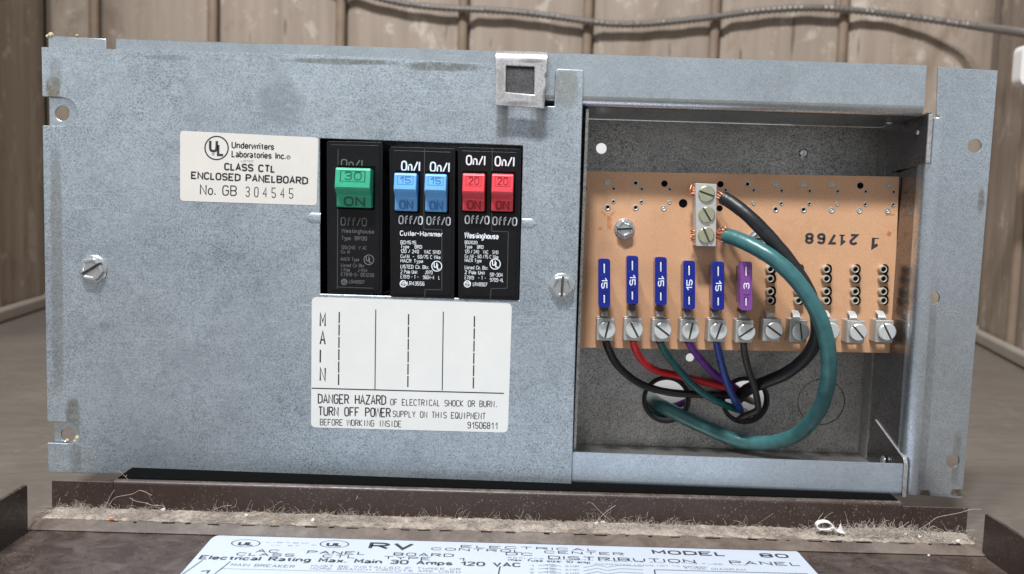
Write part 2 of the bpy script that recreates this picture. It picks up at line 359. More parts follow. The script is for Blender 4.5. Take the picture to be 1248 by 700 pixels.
# own stroke alphabet on a grid: width, then strokes; capitals 6 high, x-height 4, m/n = -2/-1
G = {'A': (4, '00-26-40 12-32'), 'B': (4, '00-06-36-45-44-33-03 33-42-41-30-00'), 'C': (4, '45-36-16-05-01-10-30-41'), 'D': (4, '00-06-26-45-41-20-00'),
 'E': (4, '46-06-00-40 03-33'), 'F': (4, '46-06-00 03-33'), 'G': (4, '45-36-16-05-01-10-30-41-43-23'), 'H': (4, '00-06 40-46 03-43'), 'I': (0, '00-06'),
 'J': (3, '36-31-20-10-01'), 'K': (4, '00-06 46-03-40'), 'L': (3, '06-00-30'), 'M': (4, '00-06-22-46-40'), 'N': (4, '00-06-40-46'), 'O': (4, '23-10-30-41-45-36-16-05-01-10'),
 'P': (4, '00-06-36-45-44-33-03'), 'Q': (4, '10-30-41-45-36-16-05-01-10 22-40'), 'R': (4, '00-06-36-45-44-33-03 23-40'), 'S': (4, '01-10-30-41-42-33-13-04-05-16-36-45'),
 'T': (4, '06-46 26-20'), 'U': (4, '06-01-10-30-41-46'), 'V': (4, '06-20-46'), 'W': (6, '06-10-36-50-66'), 'X': (4, '00-46 06-40'), 'Y': (4, '06-23-46 23-20'), 'Z': (4, '06-46-00-40'),
 'a': (3, '04-14-24-33-30 32-12-01-10-20-31'), 'b': (3, '06-00 01-10-20-31-33-24-14-03'), 'c': (3, '33-24-14-03-01-10-20-31'), 'd': (3, '36-30 31-20-10-01-03-14-24-33'),
 'e': (3, '02-32-33-24-14-03-01-10-20-31'), 'f': (3, '36-26-15-10 04-34'), 'g': (3, '34-3n-2m-0m 31-20-10-01-03-14-24-33'), 'h': (3, '06-00 03-14-24-33-30'), 'i': (0, '00-04 05-06'),
 'j': (1, '14-1n-0m'), 'k': (3, '06-00 34-02-30'), 'l': (0, '00-06'), 'm': (5, '00-04 03-14-24-33-30 33-44-54-50'), 'n': (3, '00-04 03-14-24-33-30'), 'o': (3, '10-20-31-33-24-14-03-01-10'),
 'p': (3, '0m-04 01-10-20-31-33-24-14-03'), 'q': (3, '3m-34'), 'r': (1, '00-04 03-14-24'), 's': (3, '01-10-20-31-22-12-03-14-24-33'), 't': (2, '15-11-20 04-24'), 'u': (3, '04-01-10-20-31 34-30'),
 'v': (3, '04-20-34'), 'w': (5, '04-10-34-40-54'), 'x': (3, '00-34 04-30'), 'y': (3, '04-20 34-1m-0m'), 'z': (3, '04-34-00-30'),
 '0': (4, '10-30-41-45-36-16-05-01-10'), '1': (2, '04-26-20'), '2': (4, '05-16-36-45-44-00-40'), '3': (4, '05-16-36-45-44-33-13 33-42-41-30-10-01'), '4': (4, '30-36-02-42'),
 '5': (4, '46-06-03-33-42-41-30-10-01'), '6': (4, '45-36-16-05-01-10-30-41-42-33-03'), '7': (4, '06-46-10'), '8': (4, '13-04-05-16-36-45-44-33-13-02-01-10-30-41-42-33'), '9': (4, '01-10-30-41-45-36-16-05-04-13-43'),
 '.': (0, '00-01'), ',': (0, '0n-01'), ':': (0, '00-01 03-04'), '-': (3, '03-33'), '/': (3, '00-36')}
G['O'] = (4, '10-30-41-45-36-16-05-01-10'); NA = {'n': -1, 'm': -2}
def soften(pts, closed):
    for _ in range(2):
        out = []; n = len(pts)
        for i in range(n):
            p = pts[i]
            if not closed and i in (0, n-1): out.append(p); continue
            a, b = pts[i-1], pts[(i+1) % n]; d1 = (p-a); d2 = (b-p)
            if d1.length < 1e-6 or d2.length < 1e-6: out.append(p); continue
            if d1.angle(d2) < R(62): out += [p-d1*0.25, p+d2*0.25]
            else: out.append(p)
        pts = out
    return pts
def poly_stroke(mb, P3, wd, n, ext, closed):
    m_ = len(P3); L = []
    for i in range(m_):
        a = P3[i-1] if (i or closed) else P3[i]; b = P3[(i+1) % m_] if (i < m_-1 or closed) else P3[i]
        d1 = (P3[i]-a); d2 = (b-P3[i]); d1 = d1.normalized() if d1.length > 1e-9 else d2.normalized(); d2 = d2.normalized() if d2.length > 1e-9 else d1
        s1, s2 = n.cross(d1), n.cross(d2); mt = (s1+s2); mt = mt.normalized() if mt.length > 1e-6 else s1; k = 1/max(0.45, mt.dot(s1))
        L.append((P3[i]-mt*(wd/2*k)+n*ext, P3[i]+mt*(wd/2*k)+n*ext))
    o = [q for pr_ in L for q in pr_]; rng = range(m_ if closed else m_-1)
    mb.add(o, [(2*i, 2*((i+1) % m_), 2*((i+1) % m_)+1, 2*i+1) for i in rng])
def stext(mb, s_, x0, y0, x1, y1, h, proj, nrm, wt=0.9, ext=0.02, gap=1.7, mono=False, wmm=None):
    """lettering from (x0,y0) to (x1,y1), cap height h, stroke weight wt in grid units"""
    n = Vector(nrm).normalized(); o = proj(x0, y0); e = proj(x1, y1); d = e-o; Lw = d.length; d.normalize(); up = n.cross(d)
    ang = math.atan2(y1-y0, x1-x0); q = proj(x0+h*math.sin(ang), y0-h*math.cos(ang)); H = abs((q-o).dot(up))
    g_ = lambda ch: (2.2, '') if ch == ' ' else G.get(ch, (3, ''))
    tot = len(s_)*5.6-1.6 if mono else sum(g_(c)[0]+gap for c in s_)-gap
    kx = (Lw - (0 if not wmm else 0))/max(tot, 0.6); ky = H/6; wd = wmm or wt*min(ky, kx*1.25); x = 0
    if tot < 1: kx = ky
    for ch in s_:
        gw, st_ = g_(ch); off = x+(2-gw/2 if mono else 0)
        for stx in st_.split():
            pt = [(int(c[0]), NA[c[1]] if c[1] in NA else int(c[1])) for c in stx.split('-')]
            closed = pt[0] == pt[-1] and len(pt) > 3
            if closed: pt = pt[:-1]
            v = soften([Vector((a, b)) for a, b in pt], closed)
            poly_stroke(mb, [o+d*((off+a.x)*kx)+up*(a.y*ky) for a in v], wd, n, ext, closed)
        x += 5.6 if mono else gw+gap
def stroke_text(mb, s_, x0, y0, x1, y1, h, proj, nrm, wd, ext=0.02):
    stext(mb, s_, x0, y0, x1, y1, h, proj, nrm, 1, ext, mono=True, wmm=wd) if len(s_) > 1 else stext(mb, s_, x0, y0, x1, y1, h, proj, nrm, 1, ext, wmm=wd)
def text_mb(mb, s_, x0, y0, x1, y1, h, proj, nrm, bold=0.0, ext=0.02, sx=None):
    stext(mb, s_, x0, y0, x1, y1, h, proj, nrm, 0.74+bold*18, ext)
FR = (0, -1, 0); UPN = (0, 0, 1)

# ================================================================== SETTING
bench_z = -19.3
mb = MB(); mb.plate([(-3000, -1600), (3000, -1600), (3000, 1200), (-3000, 1200)], [], 0, 1)
mb.v = [Vector((v.x, v.z, bench_z-(1-v.y)*0 - (20 if v.y > 0.5 else 0))) for v in mb.v]
mb.build('bench_top', m_bench, kind='structure')
# wall of boards: flat back run, ends folding forward
wall = thing('board_wall', 'weathered brown wall of wide upright boards behind the metal panel', 'wall', (0, 690, bench_z))
A, B, C_, D_ = Vector((-455, 180)), Vector((-541, 672)), Vector((484, 648)), Vector((400, 250))
def wallrun(p0, p1, bounds, ztop=900):
    d = (p1-p0).normalized(); nn = Vector((d.y, -d.x))       # towards the room
    ang = math.atan2(d.y, d.x)
    for a, b in bounds:
        prof = []; K = 14; wdt = b-a-5
        for i in range(K+1):
            t = i/K; bulge = 1.0*math.sin(math.pi*t)+0.5*math.sin(t*math.pi*7+a)
            e = 0 if 0 < i < K else -4
            q = p0+d*(a+2.5+wdt*t)+nn*(bulge+e); prof.append((q.x, q.y))
        q1 = p0+d*(b-2.5)-nn*7.9; q0 = p0+d*(a+2.5)-nn*7.9; prof += [(q1.x, q1.y), (q0.x, q0.y)]
        m = MB(); m.sweep_z(prof, bench_z+1, ztop); m.build('wall_board', m_board, wall, angle=60)
    for a, b in bounds[1:]:
        c_ = p0+d*(a-5.0); pr = [c_+d*(5.2*math.cos(q_))+nn*(1.5+4.2*math.sin(q_)) for q_ in [math.pi*i/8 for i in range(9)]]+[c_-d*5.2-nn*1, c_+d*5.2-nn*1]
        m = MB(); m.sweep_z([(q.x, q.y) for q in pr], bench_z+1, ztop); m.build('batten', m_batten, wall, angle=50)
    m = MB(); e = d*30.0; pr = [p0-e-nn*8, p1+e-nn*8, p1+e-nn*20, p0-e-nn*20]; m.sweep_z([(q.x, q.y) for q in pr], bench_z+1, ztop); m.build('backing_sheet', m_groove, wall)
# groove positions measured along the back run
gx = [P(x, 20, 660).x for x in (115, 262, 420, 570, 722, 876, 1031, 1190)]
L_ = (C_-B).length; gs = [0.0]+[(g-B.x)/(C_.x-B.x)*L_ for g in gx[:-1]]+[L_]
wallrun(B, C_, list(zip(gs[:-1], gs[1:])))
Ls = (B-A).length; wallrun(A, B, [(0, Ls-290), (Ls-290, Ls-150), (Ls-150, Ls+9)])
Lr = (D_-C_).length; wallrun(C_, D_, [(-9, 140), (140, 280), (280, Lr)])
for a, b in ((A, B), (B, C_), (C_, D_)):      # pale foot trim
    d = (b-a).normalized(); nn = Vector((d.y, -d.x)); pr = [a+nn*4.5, b+nn*4.5, b+nn*13, a+nn*13]
    m = MB(); m.sweep_z([(q.x, q.y) for q in pr], bench_z+0.3, bench_z+14); m.build('foot_trim', m_trim, wall, bevel=3)

# armoured cable hung along the wall
def wY(px): return 672-24*(((px-645)/1150*1035)+541)/1025-12.5
pts = [P(x, y, wY(x) if Yd is None else Yd) for x, y, Yd in ((380, -30, None), (430, -12, None), (480, 2, None), (530, 9, None), (620, 14, None), (680, 21, None), (740, 29, None), (790, 29, None), (860, 22, None), (930, 13, None), (1000, 10, None), (1080, 17, None), (1140, 25, 628), (1180, 31, 612), (1210, 35, 560), (1246, 40, 465), (1300, 50, 385))]
sp = spline(pts, 6); den = []
for i in range(len(sp)-1):
    k = max(2, int((sp[i+1]-sp[i]).length/1.25)); den += [sp[i].lerp(sp[i+1], j/k) for j in range(k)]
m = MB(); m.tube(den, 3, 10, True, lambda i, N: 4.1 if i % 4 < 2 else 3.1)
tag(m.build('armoured_cable', m_armour, loc=tuple(sp[0])), 'grey ribbed armoured cable sagging across the board wall', 'cable')
# white knob at the right frame edge
kb = P(1266, 82, 410); m = MB(); m.prism(rrect(kb.x-19, kb.x+14, kb.z-16.5, kb.z+16.5, 7, 6), [], kb.y-10, kb.y+4, lambda a, b, w_: (a, w_, b))
knob = thing('wall_fitting', 'rounded white plastic fitting on the wall, cut by the right edge of the photo', 'fitting', (kb.x, kb.y+4, kb.z))
m.build('fitting_body', m_white, knob, bevel=4, seg=4)
m = MB(); m.cyl((kb.x, kb.y+3, kb.z), (0.9, 0.6, 0), 6, 6, 32, 20); m.build('mounting_post', m_white, knob)
# white sheet standing behind
m = MB(); m.prism([(18, bench_z+0.2), (139, bench_z+0.2), (139, 150), (18, 152)], [], 128, 129.5, lambda a, b, w_: (a, w_+(b-bench_z)*0.08, b))
tag(m.build('plastic_sheet', m_whitesheet, loc=(78, 130, bench_z)), 'white sheet behind the panel, seen only through its round holes', 'sheet')

# ================================================================== BROWN TRAY
TA = R(1.65); TY = -13.2
def TT(u, v, z): return Vector((u*math.cos(TA)-v*math.sin(TA)-3, TY+u*math.sin(TA)+v*math.cos(TA), z))
tray = thing('brown_cover', 'dark brown painted steel cover lying flat under the panel, dusty along its fold', 'metal cover', (0, TY, bench_z))
def tray_prism(prof, u0, u1, name, mat=m_brown, bevel=0.0, **k):
    m = MB(); m.prism(prof, [], u0, u1, lambda a, b, w_: TT(w_, a, b)); return m.build(name, mat, tray, bevel=bevel, **k)
UL, UR = -181, 179
# floor, running under and past the camera
m = MB(); m.prism([(-190, -230), (186, -230), (186, -13), (-190, -13)], [], bench_z+0.1, -18.5, lambda a, b, w_: TT(a, b, w_)); m.build('floor_sheet', m_brown, tray)
# upright back face with its rolled top
face = [(0, -16), (0, -5.6), (0.25, -4.7), (0.9, -4.1), (1.8, -3.9), (24, -3.9), (24, -5.0), (1.9, -5.0), (1.3, -5.5), (1.1, -16)]
m = MB(); m.prism(face, [], -157, 153, lambda a, b, w_: TT(w_, a, b)); m.build('back_face', m_brown, tray, bevel=0.2)
m = MB(); m.box(0, 1, 0, 1, 0, 1); m.v = [TT(UL+v.x*23.8, 0.2+v.y*0.9, -16+v.z*11.2) for v in m.v]; m.build('back_face', m_brown, tray, bevel=0.15)
m = MB(); m.box(0, 1, 0, 1, 0, 1); m.v = [TT(153.2+v.x*(UR-153.2), 0.2+v.y*0.9, -16+v.z*10.4) for v in m.v]; m.build('back_face', m_brown, tray, bevel=0.15)
m = MB(); m.prism([(2.2, -3.88), (2.2, -3.5), (23, -3.5), (23, -3.88)], [], -156, 152, lambda a, b, w_: TT(w_, a, b)); m.build('gap_shade_strip', m_black, tray)  # black strip standing in for the shade gap under the panel
# ledge and folded lip
tray_prism([(1.0, -17), (1.0, -16), (-11, -15.9), (-12, -16.2), (-17.6, -17.9), (-17.9, -18.2), (-17.2, -18.3), (-11.5, -17.2)], UL-2, UR+2, 'folded_lip', m_lip, bevel=0.12)
# side flanges
for u, v0, zt in ((UL-0.6, -19.5, -0.3), (UR-1.6, -15.5, -2.2)):
    m = MB(); m.prism([(v0, bench_z+0.2), (v0, zt-0.8), (v0-0.8, zt), (-232, zt), (-232, bench_z+0.2)], [], 0, 1.2, lambda a, b, w_: TT(u+(w_ if u < 0 else w_), a, b)); m.build('side_flange', m_brown, tray, bevel=0.25)
# lint bed on the ledge
NU, NV = 420, 14; m = MB(); vs_ = []
from mathutils import noise as mn
for i in range(NU+1):
    u = UL+1+(UR-UL-2)*i/NU
    for j in range(NV+1):
        t = j/NV; v = -0.05-11.6*t
        hh = (0.9*(1-t)**1.5+0.35)*(0.55+0.9*abs(mn.noise(Vector((u*0.045, 4, 2)))))*1.15*(0.6+0.7*abs(mn.noise(Vector((u*0.25, v*0.5, 0)))))+0.45*mn.noise(Vector((u*1.1, v*1.1, 3)))*(1-0.5*t)
        if i in (0, NU) or j == NV: hh = -0.3
        if u > 60: hh *= 0.8
        if u > 118: hh += 0.8*math.exp(-((u-140)/16)**2)*(1-t)
        vs_.append(TT(u, v+0.5*mn.noise(Vector((u*.3, 9, 1)))*t, -15.95+max(-0.3, hh)))
m.add(vs_, [(i*(NV+1)+j, i*(NV+1)+j+1, (i+1)*(NV+1)+j+1, (i+1)*(NV+1)+j) for i in range(NU) for j in range(NV)])
tag(m.build('lint', m_lint, angle=180, loc=(0, -16, -16)), 'matted beige lint and dust lying along the ledge of the brown cover', 'lint', kind='stuff')
m = MB()
def fibre(p, L, r, curl, lift, segs=9):
    d = Vector((random.uniform(-1, 1), random.uniform(-0.5, 0.3), random.uniform(0, lift))).normalized(); q = Vector(p); pts_ = [q.copy()]
    ax = Vector((random.uniform(-1, 1), random.uniform(-1, 1), random.uniform(-1, 1))).normalized(); k = random.uniform(-curl, curl)
    for i in range(segs):
        d = Matrix.Rotation(k+random.uniform(-.3, .3)*curl, 3, ax) @ d; q = q+d*(L/segs)
        if q.z < -15.8: q.z = -15.8+random.uniform(0, .3); d.z = abs(d.z)
        pts_.append(q.copy())
    m.tube(pts_, r, 3, False)
for i in range(1500):
    u = random.uniform(UL+2, UR-2); u = random.choice([u, u, random.gauss(-165, 9), random.gauss(-78, 14), random.gauss(20, 22), random.gauss(55, 14), random.gauss(140, 13)]); u = max(UL+2, min(UR-3, u))
    fibre(TT(u, random.uniform(-6, -0.4), -15.6), random.uniform(2, 6.5), random.uniform(0.03, 0.06), 1.3, 0.8)
for i in range(500):
    u = random.uniform(UL+2, UR-2); fibre(TT(u, random.uniform(-12.3, -4), -15.5), random.uniform(1.2, 4), 0.05, 0.9, 0.3, 6)
for i in range(700):
    u = random.gauss(146, 13); u = min(UR-2, max(100, u)); fibre(TT(u, random.uniform(-9, -0.6), -15.7+random.uniform(0, 1.6)*math.exp(-((u-146)/14)**2)), random.uniform(2, 7), random.uniform(0.04, 0.09), 0.8, 0.5, 8)
for i in range(900):
    u = random.uniform(UL+2, UR-2); fibre(TT(u, random.uniform(-11.5, -1), -15.3), random.uniform(1.0, 3.0), 0.06, 1.0, 0.25, 5)
for cl in (-171, -140, -108, -96, -60, -20, 28, 34, 48, 66, 92, 118, 127):
    for i in range(16): fibre(TT(cl+random.gauss(0, 3), -1.0, -15.5), random.uniform(4, 11), 0.045, 1.0, 0.9, 12)
for (u, L) in ((-160, 16), (-150, 18), (-120, 12), (-62, 15), (32, 17), (40, 14), (120, 14), (135, 17), (-30, 11), (70, 12)):
    fibre(TT(u, -1.5, -15.6), L, 0.08, 0.35, 0.9, 14)
def hair(pxs, Y, r=0.1): m.tube(spline([P(x, y, Y-k*0.0) for k, (x, y) in enumerate(pxs)], 6), r, 4, False)
hair([(133, 616), (140, 607), (152, 604), (162, 602), (170, 598), (177, 600), (185, 604)], -20, 0.09)
hair([(158, 607), (166, 611), (176, 613), (186, 616), (198, 617), (202, 621)], -20.5, 0.08)
hair([(1120, 645), (1132, 638), (1142, 631), (1155, 628), (1170, 625), (1184, 621), (1196, 621)], -11, 0.08)
tag(m.build('lint_fibres', m_fibre, angle=180, loc=(0, -16, -16)), 'loose pale hairs and fibres standing out of the lint on the brown cover', 'lint', kind='stuff')
# crumbs
crumbs = [(199, 621, m_white, 'cream crumb on the lint near the left end of the ledge'), (135, 632, m_smudge, 'rusty brown crumb on the lint below the left end of the panel'), (381, 634, m_white, 'white crumb on the lint left of centre'), (727, 638, m_white, 'larger white flake on the lint right of centre'), (735, 637, m_white, 'smaller white flake beside the larger one on the lint'),
          (1088, 648, m_white, 'white flake on the lint pile nearest the plastic shaving'), (1121, 655, m_sticker, 'cream scrap at the far right of the lint pile'), (1168, 660, m_white, 'white scrap at the right tip of the ledge'), (560, 633, m_sticker, 'cream crumb in the middle of the lint ledge'), (300, 628, m_sticker, 'cream crumb on the lint below the sticker side of the cover'),
          (1104, 652, m_white, 'white paper flake on the lint pile at the right end of the ledge'), (1132, 677, m_white, 'tiny white crumb on the front edge of the brown cover')]
for px, py, mt, lb in crumbs:
    q = PZ(px, py, -15.0 if py < 670 else -17.8); m = MB(); k = 0.55 if py > 670 else 1.0
    pr = [(math.cos(a)*random.uniform(.6, 1.2)*k, math.sin(a)*random.uniform(.4, .8)*k) for a in [i*math.pi/3 for i in range(6)]]
    m.prism([(q.x+a, q.z+b) for a, b in pr], [], q.y-0.5*k, q.y+0.5*k, lambda a, b, w_: (a, w_, b)); o = m.build('crumb', mt, bevel=0.15, loc=tuple(q)); tag(o, lb, 'crumb', 'crumbs on the brown cover')
m = MB()
for i in range(420):
    onl = random.random() < 0.55; u = random.uniform(UL+2, UR-3)
    if random.random() < 0.25: u = min(UR-3, max(100, random.gauss(148, 14)))
    v = random.uniform(-11.5, -0.5) if onl else random.uniform(-75, -18); z = -15.35 if onl else -18.45
    if not onl and -118 < u < 110: continue
    k = random.uniform(0.12, 0.42) if onl else random.uniform(0.08, 0.2); q = TT(u, v, z)
    m.add([q+Vector((random.uniform(-k, k), random.uniform(-k, k), -k*.5)) for _ in range(3)]+[q+Vector((0, 0, k))], [(0, 1, 3), (1, 2, 3), (2, 0, 3), (0, 2, 1)])
tag(m.build('grit', m_fibre, angle=10, loc=(0, -16, -16)), 'fine pale grit scattered over the dusty brown cover', 'grit', kind='stuff')
# curled plastic shaving
cp = P(1004, 641, -16.5); m = MB(); pts_ = []
for i in range(44):
    t = i/43; a = -0.6+t*2*math.pi*1.05; rx = 3.3; rz = 1.8
    pts_.append((cp.x+rx*math.cos(a)+0.3*t, cp.z+rz*math.sin(a)+0.2))
pts_ += [(pts_[-1][0]+1.2, pts_[-1][1]-1.3), (pts_[-1][0]+3.0, pts_[-1][1]-2.0), (pts_[-1][0]+4.4, pts_[-1][1]-2.1)]
m.prism(thick(pts_, 0.42), [], cp.y-1.3, cp.y+1.2, lambda a, b, w_: (a, w_+0.1*(b-cp.z), b))
m2_ = P(1021, 643, -16.5); m.prism([(m2_.x-0.9, m2_.z-1.8), (m2_.x+1.9, m2_.z-1.8), (m2_.x+1.1, m2_.z+0.8), (m2_.x+0.7, m2_.z+1.9), (m2_.x+0.2, m2_.z)], [], cp.y-1.0, cp.y-0.5, lambda a, b, w_: (a, w_, b))
tag(m.build('plastic_shaving', m_white, loc=tuple(cp)), 'curled white plastic shaving lying on the lint at the right', 'shaving')
# dark perforation dashes where the lint meets the lip
m = MB()
u = -152
while u < 172:
    L = random.choice([1.2, 2.2, 3.5, 4.5, 5.5])*random.uniform(.8, 1.2); hz = random.uniform(0.12, 0.3)
    m.box(0, 1, 0, 1, 0, 1); tl = random.uniform(-0.25, 0.25); m.v[-8:] = [TT(u+v.x*L, -11.9-v.y*0.5-random.uniform(0, .05)+tl*v.x, -16.28+v.z*hz) for v in m.v[-8:]]
    u += L+random.uniform(3, 11)
m.build('perforation', m_black, tray)

# label on the cover floor
LZ = -18.35
lp = lambda x, y: PZ(x, y, LZ)
c0, c1 = lp(262, 651.5), lp(968, 668.0); dd = (c1-c0).normalized(); dn = Vector((dd.y, -dd.x, 0))
q = [c0+dn*95-dd*1, c1+dn*95+dd*1, c1, c0]
m = MB(); m.prism(rquad([(a.x, a.y) for a in q], 5), [], LZ-0.12, LZ, lambda a, b, w_: (a, b, w_)); lab = m.build('label', m_traylabel, tray, label='bluish white rating label printed in black')
m = MB(); T = lambda s_, x0, y0, x1, y1, h, bold=0.0: text_mb(m, s_, x0, y0, x1, y1, h*(0.82 if h < 6 else 0.95), lp, UPN, bold*2.6, 0.03)
for cx, cy in ((299.6, 662.4), (407.6, 663.4)):
    ring_mb(m, cx, cy, 18, 1.6, lp, UPN, 0.03, 40, 4.6); T('UL', cx-9, cy+2.0, cx+8, cy+2.4, 4.2, 0.03)
T('LISTED', 325, 661.6, 375, 663, 1.5); T('UL 67', 331, 665.4, 364, 666.2, 1.5); T('c', 379, 665, 385, 665.2, 1.5)
T('RV', 451, 668.3, 501, 669.6, 6.6, 0.02); T('ELECTRICAL', 562, 667.4, 727, 671.8, 3.2, 0.01); T('CONTROL  CENTER', 526, 670.4, 760, 677, 3.4, 0.01)
T('MODEL   80', 797, 675, 961, 680.0, 4.8, 0.02); T('AC   PANEL   BOARD', 312, 673.2, 552, 678.8, 4.0, 0.01); T('DC', 617, 676.6, 649, 677.4, 3.6, 0.01)
T('CLASS   CTL   TYPE   1', 288, 676.8, 565, 683.8, 3.8, 0.01); T('DISTRIBUTION   PANEL', 669, 681.4, 975, 689.8, 4.4, 0.01)
T('Electrical Rating Max. Main 30 Amps 120 VAC', 243, 681.4, 634, 691.0, 5.2, 0.015)
T('MAIN BREAKER', 281, 689.8, 358, 692.2, 3.6); T('MUST BE INSTALLED IF THREE OR', 379, 690.8, 561, 695.2, 2.6); T('MORE BRANCH CIRCUITS ARE USED', 378, 694.0, 561, 698.5, 2.6)
T('REPLACE ONLY WITH SAME TYPE AND RATING FUSE  MAX.', 619, 680.6, 913, 689.8, 1.7); T('max. fuse size: 10 amp', 620, 683.6, 719, 687, 3.0, 0.01)
T('CONNECTED LOADS NOT TO EXCEED', 725, 688.2, 862, 692.2, 1.7); T('FUSE DIAGRAM', 836, 693.6, 909, 695.8, 2.4); T('1', 243, 699.0, 252, 699.3, 4.6, 0.02)
for r_, y_ in enumerate((690.6, 694.8, 699)):
    T('%d' % (r_+1), 646, y_, 650, y_+.1, 2.2); T('15', 664, y_+.2, 678, y_+.5, 2.4); T('AMP', 689, y_+.8, 706, y_+1.2, 2.2)
    line_mb(m, [(656, y_-1), (672, y_-2.5), (684, y_)], 0.25, lp, UPN, 0.035); line_mb(m, [(711, y_+1.5), (728, y_-2), (740, y_+1), (756, y_-1.5), (784, y_)], 0.28, lp, UPN, 0.035)
for a, b, wd in (((247, 683.0), (214, 706), .45), ((281, 684.5), (254, 706), .45), ((268, 693.2), (607, 701.6), .25), ((609.5, 690.5), (605, 712), .5), ((797.5, 694.6), (985, 699.6), .5), ((797.5, 694.6), (800, 708), .5)): line_mb(m, [a, b], wd, lp, UPN, 0.03)
m.build('lettering', m_ink, lab)

# ================================================================== THE PANEL
panel = thing('electrical_panel', 'open galvanized steel distribution panel with a cover plate on its left half', 'electrical panel', (0, 25, -5))
# cover plate with cut-outs
cut = [Q(390.5, 169, 0), Q(637.5, 178, 0), Q(633, 365.5, 0), Q(391, 358, 0)]
nc = [Q(611, 50, 0), Q(678, 52, 0), Q(677, 129, 0), Q(611, 126, 0)]
def notch(py0, py1, pxr, n=8):
    a, b = P(pxr, py0, 0), P(pxr, py1, 0); r = (a.z-b.z)/2; cz = (a.z+b.z)/2; cx = a.x-r
    return [(cx+r*math.cos(t), cz+r*math.sin(t)) for t in [math.pi/2-math.pi*i/n for i in range(n+1)]]
xl0 = P(52, 58).x; xl1 = P(60, 575).x; top_l = P(52, 58); bl = P(60, 575)
n1 = notch(119.5, 154.5, 95); n2 = notch(515, 540.5, 98)
outer = [xz(top_l)]
outer += [(xl0+0.1, n1[0][1])] + n1 + [(xl0+0.1, n1[-1][1])] + [(xl1-0.1, n2[0][1])] + n2 + [(xl1-0.1, n2[-1][1])]
outer += [xz(bl), Q(400, 583), Q(696.5, 591), Q(711, 86), Q(680, 84.5), Q(677, 87), Q(675.5, 130), Q(612, 128), Q(613, 79.5), Q(400, 68.5)]
m = MB(); m.plate(outer, [cut], -1.1, 0.0)
cover = m.build('cover_plate', m_cover, panel, bevel=0.3, label='mottled steel cover plate with stickers, stains and a breaker opening')
# pinched dimples beside the opening
for (px, py, sgn) in ((381, 266, 1), (646, 273, -1)):
    c = P(px, py, -1.1); m = MB(); N1, N2 = 12, 10; vs_ = []
    for i in range(N1+1):
        s_ = i/N1; x = c.x+sgn*(-3.0+6.2*s_)
        rad = 2.1*min(1, max(0.05, (s_-0.02)*3.0)) if i else 0.0; hgt = 0.45*math.sin(min(1, s_*2.6)*math.pi/2)
        for j in range(N2+1):
            a = math.pi*j/N2; vs_.append((x, -1.05-hgt*math.sin(a), c.z+rad*math.cos(a)))
    m.add(vs_, [(i*(N2+1)+j, i*(N2+1)+j+1, (i+1)*(N2+1)+j+1, (i+1)*(N2+1)+j) for i in range(N1) for j in range(N2)])
    m.build('dimple', m_cover, cover, angle=60)

# hexagon washer head slotted screws
def slot_head(m, c, rt, rh, y0, y1, sw, hexed, chamfer=0.3):
    """two half heads with an open slot between them, front at y1 (smaller y)"""
    for sg in (1, -1):
        def ring(scale):
            out = []
            a0 = math.asin(min(0.9, sw/(rh*scale)))
            for i in range(25):
                a = a0+(math.pi-2*a0)*i/24; rr_ = rh*scale
                if hexed: aa = ((a+0.35) % (math.pi/3))-math.pi/6; rr_ = rr_*math.cos(math.pi/6)/math.cos(aa)*1.06
                out.append((rr_*math.cos(a), max(sw, rr_*math.sin(a))*sg))
            return [Vector((c.x+a*math.cos(rt)-b*math.sin(rt), 0, c.z+a*math.sin(rt)+b*math.cos(rt))) for a, b in out]
        r0, r1 = ring(1.0), ring(1.0-chamfer/rh); n = len(r0); ymid = y1+chamfer*0.8; vs_ = []
        for rr_, y in ((r0, y0), (r0, ymid), (r1, y1)): vs_ += [Vector((q.x, y, q.z)) for q in rr_]
        if hexed:      # cupped centre
            r2 = ring(0.74); r3 = ring(0.62); vs_ += [Vector((q.x, y1, q.z)) for q in r2] + [Vector((q.x, y1+0.55, q.z)) for q in r3]
        L_ = 5 if hexed else 3
        m.add(vs_, [(k*n+i, k*n+(i+1) % n, (k+1)*n+(i+1) % n, (k+1)*n+i) for k in range(L_-1) for i in range(n)] + [tuple(range((L_-1)*n, L_*n))])
def hexscrew(px, py, Y, rad, slot_deg, parent, mat=None, hexed=True, lb=None):
    c = P(px, py, Y); k = rad; m = MB(); rt = R(slot_deg)
    m.lathe(c, (0, 1, 0), [(k, 0.05), (k, -0.45), (k*0.94, -0.7), (k*0.8, -0.8), (0.01, -0.8)], 36)
    slot_head(m, c, rt, k*0.84, c.y-0.75, c.y-3.0, k*0.10, True, 0.45); nf = len(m.f)
    d_ = Vector((math.cos(rt), 0, math.sin(rt))); e_ = Vector((-d_.z, 0, d_.x)); L2 = k*0.76; s2 = k*0.10
    f = len(m.f); q = [c+d_*a+e_*b+Vector((0, -1.9, 0)) for a, b in ((-L2, -s2), (L2, -s2), (L2, s2), (-L2, s2))]; m.add(q, [(0, 1, 2, 3)])
    o = m.build('screw', m_zinc, parent, label=lb, f2=(f, m_slot), angle=28); return o
hexscrew(114, 328, -1.1, 5.6, 32, panel); hexscrew(685, 349, -1.1, 5.2, 88, panel)

